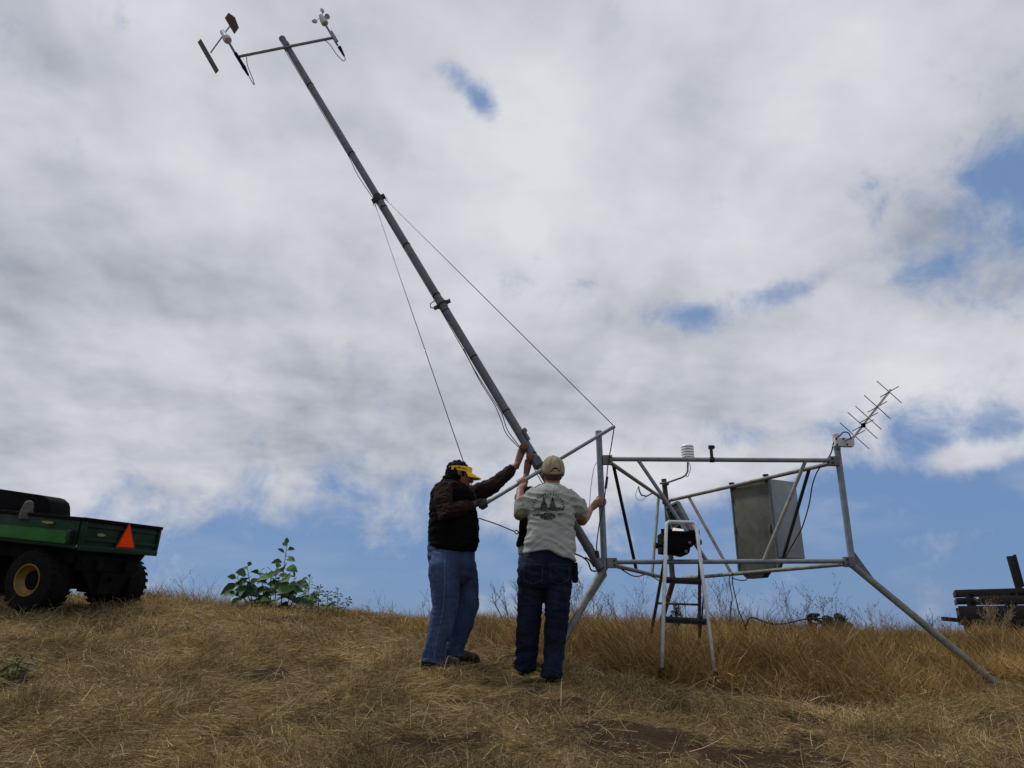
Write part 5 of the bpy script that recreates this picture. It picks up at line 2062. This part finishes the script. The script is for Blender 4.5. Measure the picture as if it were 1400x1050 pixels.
def shirt_print(shirt, base, t):
    me = shirt.data
    bv = BVHTree.FromPolygons([v.co + base for v in me.vertices], [tuple(p.vertices) for p in me.polygons])
    C = W(751.5, 688, 5.5)
    hs = .125
    n = 84
    pts = {}

    def hit(i, j):
        if (i, j) not in pts:
            o = C + Vector(((i / n * 2 - 1) * hs * 1.05, -.6, (j / n * 2 - 1) * hs))
            h = bv.ray_cast(o, Vector((0, 1, 0)), 3.0)
            pts[(i, j)] = None if h[0] is None else h[0] + Vector((0, -.0016, 0)) + h[1] * .0006
        return pts[(i, j)]

    def nz(x, y, s):
        return noise.noise(Vector((x * s, y * s, s)))

    def dark(X, Y):
        for tx, hw in ((-.27, .25), (.25, .24)):
            if -.12 < Y < .66:
                q = (.66 - Y) / .78
                step = (q * 6) % 1.0
                if abs(X - tx) < hw * (q * .80 + .20 * step * q) + .015 and nz(X, Y, 16) > -.40:
                    return True
        if -.22 < Y < -.03 and abs(X) < .92 + .06 * nz(X, Y, 12) and nz(X, Y * 2, 11) > -.22:
            return True
        if -.32 < Y < -.22 and abs(X) < .7 and nz(X, Y, 20) > .15:
            return True
        if -.80 < Y < -.36 and -.52 < X < .42 and (X + .05) ** 2 / .23 + (Y + .57) ** 2 / .05 < 1 + .5 * nz(X, Y, 14) and nz(X, Y, 18) > -.30:
            return True
        if -.55 < Y < -.38 and -.96 < X < -.5 and nz(X, Y, 22) > -.15:
            return True
        if -.50 < Y < -.38 and .52 < X < .86 and nz(X, Y, 30) > .05:
            return True
        rr = math.hypot(X, (Y - .0) * 1.12)
        if .84 < rr < 1.0:
            a = math.degrees(math.atan2(Y, X))
            if -4 < a < 184 and (a % 11) < 6.0 and nz(X, Y, 26) > -.12:
                return True
        return False
    vs, fs, idx = [], [], {}
    for i in range(n):
        for j in range(n):
            X, Y = (i + .5) / n * 2 - 1, (j + .5) / n * 2 - 1
            if not dark(X, Y):
                continue
            q = [hit(i, j), hit(i + 1, j), hit(i + 1, j + 1), hit(i, j + 1)]
            if any(p is None for p in q) or max((a - b).length for a in q for b in q) > .03:
                continue
            f = []
            for key, p in zip(((i, j), (i + 1, j), (i + 1, j + 1), (i, j + 1)), q):
                if key not in idx:
                    idx[key] = len(vs)
                    vs.append(p - base)
                f.append(idx[key])
            fs.append(f)
    pm = bpy.data.meshes.new("shirt_print")
    pm.from_pydata(vs, [], fs)
    link("shirt_print", pm, INK, shirt, 180)


# ---------------- man in the pale printed T-shirt, seen from behind
def man_two():
    gp = G(750, 934)
    Y = gp.y + .02
    base = Vector((gp.x - .03, Y, gp.z))
    t = thing("person", "man in a khaki cap, pale printed T-shirt and navy jeans seen from behind", "person", base)
    k = .00575 * Y / 5.9

    def w(px, py, dy=0.0):
        return W(px, py, Y + dy)
    f = Vector((-.08, 1, 0)).normalized()
    r = Vector((f.y, -f.x, 0))
    up = Vector((0, 0, 1))
    hf = (f + up * .40 - r * .05).normalized()
    hr = (r - hf * r.dot(hf)).normalized()
    hu = hr.cross(hf).normalized()
    hc = w(755.5, 649, .07)
    shL, elL = w(721, 688, .0), w(709.5, 704, .22)
    ax = (SPR - SPL).normalized()
    gL = on(SPL, SPR, 712.5)
    wrL = W(711.5, 668, gL.y - .075)
    shR, elR = w(788, 690, .02), w(796, 712, .20)
    gR = on(A0, A1, 821.7)
    gR = on(A0, A1, px_of(A0.lerp(A1, .53)))
    wrR = W(807, 696.5, gR.y - .06)
    body = MB()
    head_shapes(body, hc, hf, hu, hr)
    nk = w(754.5, 664, .02)
    body.loft([(hc - hu * .03 - hf * .03, hr * .058, hf * .058), (nk + up * .0, r * .062, f * .062), (nk - up * .06, r * .085, f * .075)], 18)
    body.loft([(w(754, 668), r * .13, f * .08), (w(754, 690), r * .16, f * .10), (w(752, 730), r * .155, f * .10), (w(746, 770), r * .165, f * .11)], 20)
    limbs(body, [shL, elL, elL.lerp(wrL, .35), wrL], [.056, .046, .046, .030])
    limbs(body, [shR, elR, elR.lerp(wrR, .35), wrR], [.054, .043, .044, .029])
    hand_grip(body, wrL, gL, ax, .0165, -1, .028)
    hand_grip(body, wrR, gR, A0 - A1, .0285, 1, .027)
    hipL, hipR = w(727, 778, .0), w(764, 778, -.0)
    knL, knR = w(723.5, 848, .06), w(761, 848, .0)
    anL, anR = w(719, 906, .10), w(754, 919, -.02)
    limbs(body, [hipL, knL, anL], [.09, .055, .042])
    limbs(body, [hipR, knR, anR], [.09, .055, .042])
    me = fused(body, .0052, 2, "body", base)
    link("body", me, SKIN, t, 180)
    for s in (-1, 1):
        put("eye", MB().ball(hc - hu * .001 + hf * .083 + hr * s * .031, hr * .011, hf * .009, hu * .010, 10, 8), EYEM, t, 180)
    hm = MB()
    hm.ball(hc + hu * .010 - hf * .034, hf * .075, hr * .079, hu * .068, 20, 12)
    me = fused(hm, .007, 1, "hair", base, lambda q: .003 * noise.noise(q * 60))
    link("hair", me, mat("short_brown_hair", (.06, .04, .028), .8), t, 180)
    # cap
    cm = MB()
    cc = hc + hu * .034 - hf * .010
    rings = []
    for a in range(0, 10):
        th = math.radians(-6 + a * 10.6)
        q = max(math.cos(th), .03) ** .85
        rings.append((cc + hu * (.120 * math.sin(th)), hf * .112 * q, hr * .096 * q))
    cm.loft(rings, 36)
    cap = put("cap", cm, KHAKI, t, 180)
    sm = MB()
    for i in range(6):
        a = math.radians(30 + 60 * i)
        pts = []
        for q in range(9):
            th = math.radians(-4 + q * 10.8)
            c_ = max(math.cos(th), .03) ** .85
            pts.append(cc + hu * (.120 * math.sin(th)) + (hf * .113 * math.cos(a) + hr * .097 * math.sin(a)) * c_)
        sm.tube(pts, .0022, 6)
    put("cap_seam", sm, KHAKID, cap, 180)
    put("cap_button", MB().ball(cc + hu * .121, hf * .009, hr * .009, hu * .006, 12, 8), KHAKID, cap, 180)
    # opening over the strap at the back
    om = MB()
    vs = []
    for i in range(17):
        a = math.pi * i / 16
        x, h = math.cos(a) * .040, math.sin(a) * .040 + .006
        th = math.asin(min(.99, h / .120))
        q = max(math.cos(th), .03) ** .85
        ang = math.pi + x / .104
        vs.append(cc + hu * h + (hf * .1135 * math.cos(ang) + hr * .0975 * math.sin(ang)) * q)
    c0 = sum(vs, Vector()) / len(vs) - hf * .003
    om.add(vs + [c0], [(i, i + 1, len(vs)) for i in range(len(vs) - 1)])
    put("cap_opening", om, HAIR, cap, 180)
    stp = MB()
    pts = []
    for i in range(13):
        ang = math.pi + (-.046 + .092 * i / 12) / .104
        pts.append(cc + hu * .000 + (hf * .116 * math.cos(ang) + hr * .099 * math.sin(ang)))
    stp.tube(pts, .0075, 8)
    put("cap_strap", stp, KHAKI, cap, 180)
    arc = MB()
    arc.tube([p + (p - cc).normalized() * .001 for p in vs], .0028, 6)
    put("cap_opening_trim", arc, KHAKID, cap, 180)
    bl = MB()
    vs, fs = [], []
    for lay in (0, 1):
        for i in range(13):
            a = -1.0 + 2.0 * i / 12
            e = hf * math.cos(a) * .112 + hr * math.sin(a) * .096
            for j in range(5):
                vs.append(cc + e - hu * .006 + hf * .075 * math.cos(a * 1.3) * j / 4 - hu * (.018 * j / 4 + .015 * math.sin(a) ** 2 + lay * .004))
    for i in range(12):
        for j in range(4):
            x = i * 5 + j
            fs += [(x, x + 1, x + 6, x + 5), (65 + x, 65 + x + 5, 65 + x + 6, 65 + x + 1)]
    bl.add(vs, fs)
    put("bill", bl, KHAKI, cap, 60)
    # jeans
    jm = MB()
    jm.loft([(w(750, 750), r * 30 * k, f * .115), (w(749, 758), r * 34 * k, f * .130), (w(746, 775), r * 36.5 * k, f * .145), (w(745, 795), r * 35.5 * k, f * .13), (w(744.5, 805), r * 31 * k, f * .10)], 26, 2.5)
    limbs(jm, [hipL, w(726, 803, .02), w(723.5, 846, .06), w(721, 870, .08), w(720.5, 890, .09), w(718.5, 907, .10), w(718, 915, .10)], [.108, .103, .094, .084, .078, .077, .080])
    limbs(jm, [hipR, w(762.5, 803, .0), w(761, 846, .0), w(759, 870, .0), w(758, 890, .0), w(755, 912, -.02), w(754, 925, -.02)], [.108, .104, .090, .080, .074, .074, .078])
    zb = base.z
    me = fused(jm, .0080, 3, "jeans", base, fold(.018, (9, 9, 17), 21, lambda c: .6 + .9 * math.exp(-((c.z - zb - .12) / .15) ** 2) + .4 * math.exp(-((c.z - zb - .75) / .12) ** 2)))
    jn = link("jeans", me, DENIMD, t, 180)
    bv = BVHTree.FromPolygons([v.co + base for v in me.vertices], [tuple(p.vertices) for p in me.polygons])
    for (px, nm) in ((729, 0), (765, 0)):
        pk = MB()
        rows = []
        outl = [(-13, 771), (13, 772), (12.5, 793), (0, 799), (-12.5, 793), (-13, 771)]
        pts = []
        for i in range(len(outl) - 1):
            for s in range(7):
                u_ = s / 7
                a_, b_ = outl[i][0] * (1 - u_) + outl[i + 1][0] * u_, outl[i][1] * (1 - u_) + outl[i + 1][1] * u_
                o = W(px + a_, b_, Y - .6)
                h = bv.ray_cast(o, (W(px + a_, b_, Y) - o).normalized(), 3)
                if h[0] is not None:
                    pts.append(h[0] + h[1] * .0015)
        pk.tube(pts + [pts[0]], .0026, 6)
        put("pocket_seam", pk, SEAM, jn, 180)
    for (ank, hl, d) in ((anL, (717.5, 924), (-.22, 1)), (anR, (753.5, 935), (.10, 1))):
        g = G(*hl)
        d = Vector((d[0], d[1], 0)).normalized()
        heel = Vector((g.x, g.y + .01, g1(g.x, g.y + .01)))
        toe = heel + d * .29
        toe.z = g1(toe.x, toe.y)
        fm = MB()
        foot_shape(fm, heel + Vector((0, 0, .012)), toe + Vector((0, 0, .012)), .14, 1.1)
        me = fused(fm, .007, 2, "boot", base, lambda q: .002 * noise.noise(q * 40))
        b = link("boot", me, BOOTD, t, 180)
        sm = MB()
        sole_shape(sm, heel, toe, 1.08)
        put("sole", sm, BLACKP, b, 40)
    # T-shirt
    tm = MB()
    tm.loft([(w(754.5, 664.5, .01), r * 13.5 * k, f * .070), (w(754.3, 668, .005), r * 21 * k, f * .095), (w(754, 674, .0), r * 30 * k, f * .118), (w(754, 684, .0), r * 33.5 * k, f * .135), (w(753.7, 700, 0), r * 32.5 * k, f * .140),
             (w(752.5, 722, 0), r * 32 * k, f * .140), (w(752, 740, 0), r * 34 * k, f * .150), (w(751.8, 752, 0) + up * .0, r * 35.3 * k, f * .158), (w(752, 758, 0), r * 35.5 * k, f * .160)], 34, 2.5)
    for (sh, el, s) in ((shL, elL, -1), (shR, elR, 1)):
        inn = w(754 + s * 18, 680, 0)
        e = sh.lerp(el, .55)
        limbs(tm, [inn, sh, sh.lerp(el, .3), e], [.085, .080, .077, .072])
    zt = w(752, 757).z

    def tf(co):
        a = noise.noise(Vector((co.x * 4 + 3, co.y * 4, co.z * 19 + co.x * 5)))
        b = noise.noise(Vector((co.x * 12, co.y * 10 + 4, co.z * 26 - co.x * 10)))
        c = noise.noise(Vector((co.x * 3.5, co.y * 3, co.z * 4)))
        return .016 * (.42 - abs(a) * 1.6) + .009 * (.4 - abs(b) * 1.3) + .012 * c
    me = fused(tm, .0075, 3, "t_shirt", base, tf)
    # lower hem dips on the right side
    for v in me.vertices:
        d = v.co.z + base.z - zt
        if d < .14:
            x = (v.co.x + base.x) - w(752, 757).x
            v.co.z -= (.14 - d) / .14 * (.055 * max(0, x / .19) - .020 * max(0, 1 - abs(x + .03) / .13))
    ts = link("t_shirt", me, TSHIRT, t, 180)
    shirt_print(ts, base, t)
    cn = MB()
    cpts = []
    for i in range(15):
        a = -2.5 + 5.0 * i / 14
        cpts.append(w(754.5, 665, .01) - f * math.cos(a) * .070 + r * math.sin(a) * .074 + up * (.004 + .004 * math.cos(a)))
    cn.tube(cpts, .0075, 8)
    put("collar", cn, TSHIRT, ts, 180)
    # pouch on the right hip
    pm = MB()
    c = w(786, 783, -.01)
    pm.box(c, r * .020, f * .032, up * .075)
    pm.box(c + up * .098 - r * .008, r * .006, f * .02, up * .04)
    o = put("belt_pouch", pm, BLACKP, None, 60, base=c, bevel=.008)
    tag(o, "black belt pouch hanging on the right hip over the navy jeans", "pouch")


man_two()


# ---------------- third person, mostly hidden behind the man in the T-shirt
def man_three():
    Y = 6.42
    p0 = W(735, 905, Y)
    base = Vector((p0.x, Y, g1(p0.x, Y)))
    t = thing("person", "person in a black vest mostly hidden behind the man in the printed T-shirt", "person", base)

    def w(px, py, dy=0.0):
        return W(px, py, Y + dy)
    f = Vector((.12, 1, 0)).normalized()
    r = Vector((f.y, -f.x, 0))
    up = Vector((0, 0, 1))
    hc = w(755.5, 652, .02)
    hf, hr, hu = f, r, up
    shL, elL = w(723, 677, .0), w(711.5, 683, .22)
    gL = on(M0, M1, 729.5)
    wrL = W(719.0, 651, gL.y + .02)
    shR, elR = w(772, 680, 0), w(777, 696, .18)
    gR = on(M0, M1, 752)
    wrR = W(762, 672, gR.y - .06)
    body = MB()
    head_shapes(body, hc, hf, hu, hr)
    nk = w(748, 667, 0)
    body.loft([(hc - hu * .03 - hf * .03, hr * .056, hf * .056), (nk, r * .062, f * .06), (nk - up * .06, r * .085, f * .07)], 18)
    body.loft([(w(747, 672), r * .13, f * .08), (w(744, 700), r * .15, f * .10), (w(740, 740), r * .15, f * .10), (w(739, 775), r * .15, f * .10)], 20)
    limbs(body, [shL, elL, elL.lerp(wrL, .35), wrL], [.05, .040, .041, .027])
    limbs(body, [shR, elR, elR.lerp(wrR, .35), wrR], [.05, .040, .041, .027])
    hand_grip(body, wrL, gL, MD, .0415, 1, .027)
    hand_grip(body, wrR, gR, MD, .0415, -1, .027)
    hips = [(w(727, 785), w(725, 842, .05)), (w(757, 785), w(760, 842, .05))]
    feet = []
    for (h, kn), px in zip(hips, (721, 759)):
        a = w(px, 890, .02)
        g = g1(a.x, a.y)
        a.z = g + .09
        feet.append(a)
        limbs(body, [h, kn, a], [.085, .052, .04])
    me = fused(body, .006, 2, "body", base)
    link("body", me, SKIND, t, 180)
    hm = MB()
    hm.ball(hc + hu * .038 - hf * .020, hf * .100, hr * .083, hu * .096, 22, 12)
    me = fused(hm, .008, 1, "hair", base, lambda q: .004 * noise.noise(q * 50))
    link("hair", me, HAIR, t, 180)
    jm = MB()
    jm.loft([(w(739, 752), r * .185, f * .12), (w(738, 765), r * .190, f * .13), (w(739, 785), r * .185, f * .13), (w(741, 800), r * .15, f * .1)], 24, 2.4)
    for (h, kn), a in zip(hips, feet):
        limbs(jm, [h, h.lerp(kn, .5), kn, kn.lerp(a, .6), a - up * .02], [.10, .094, .082, .074, .076])
    me = fused(jm, .009, 3, "jeans", base, fold(.010, (10, 10, 14), 31))
    link("jeans", me, DENIM, t, 180)
    sm = MB()
    sm.loft([(w(740, 735), r * .190, f * .125), (w(739, 750), r * .192, f * .13), (w(739, 758), r * .192, f * .13)], 24, 2.4)
    me = fused(sm, .008, 2, "shirt_hem", base, fold(.008, (9, 9, 14), 35))
    link("shirt_hem", me, TSHIRT, t, 180)
    vm = MB()
    vm.loft([(w(748, 663), r * .075, f * .07), (w(747.5, 667), r * .12, f * .09), (w(746, 675), r * .18, f * .115), (w(743.5, 700), r * .205, f * .135), (w(741, 730), r * .205, f * .14), (w(739.5, 747), r * .212, f * .145)], 28, 2.4)
    me = fused(vm, .009, 3, "vest", base, fold(.010, (8, 8, 12), 37))
    link("vest", me, VEST, t, 180)
    for (sh, el, s) in ((shL, elL, -1), (shR, elR, 1)):
        sm = MB()
        limbs(sm, [w(746 + s * 12, 678), sh, sh.lerp(el, .5), sh.lerp(el, .9)], [.075, .078, .072, .066])
        me = fused(sm, .008, 3, "sleeve", base, fold(.008, (12, 12, 12), 39))
        link("sleeve", me, VEST, t, 180)
    for a in feet:
        heel = Vector((a.x, a.y - .05, g1(a.x, a.y - .05)))
        toe = heel + f * .28
        toe.z = g1(toe.x, toe.y)
        fm = MB()
        foot_shape(fm, heel + Vector((0, 0, .01)), toe + Vector((0, 0, .01)), .12, 1.05)
        me = fused(fm, .008, 2, "boot", base)
        b = link("boot", me, BOOTD, t, 180)
        so = MB()
        sole_shape(so, heel, toe, 1.05)
        put("sole", so, BLACKP, b, 40)


man_three()
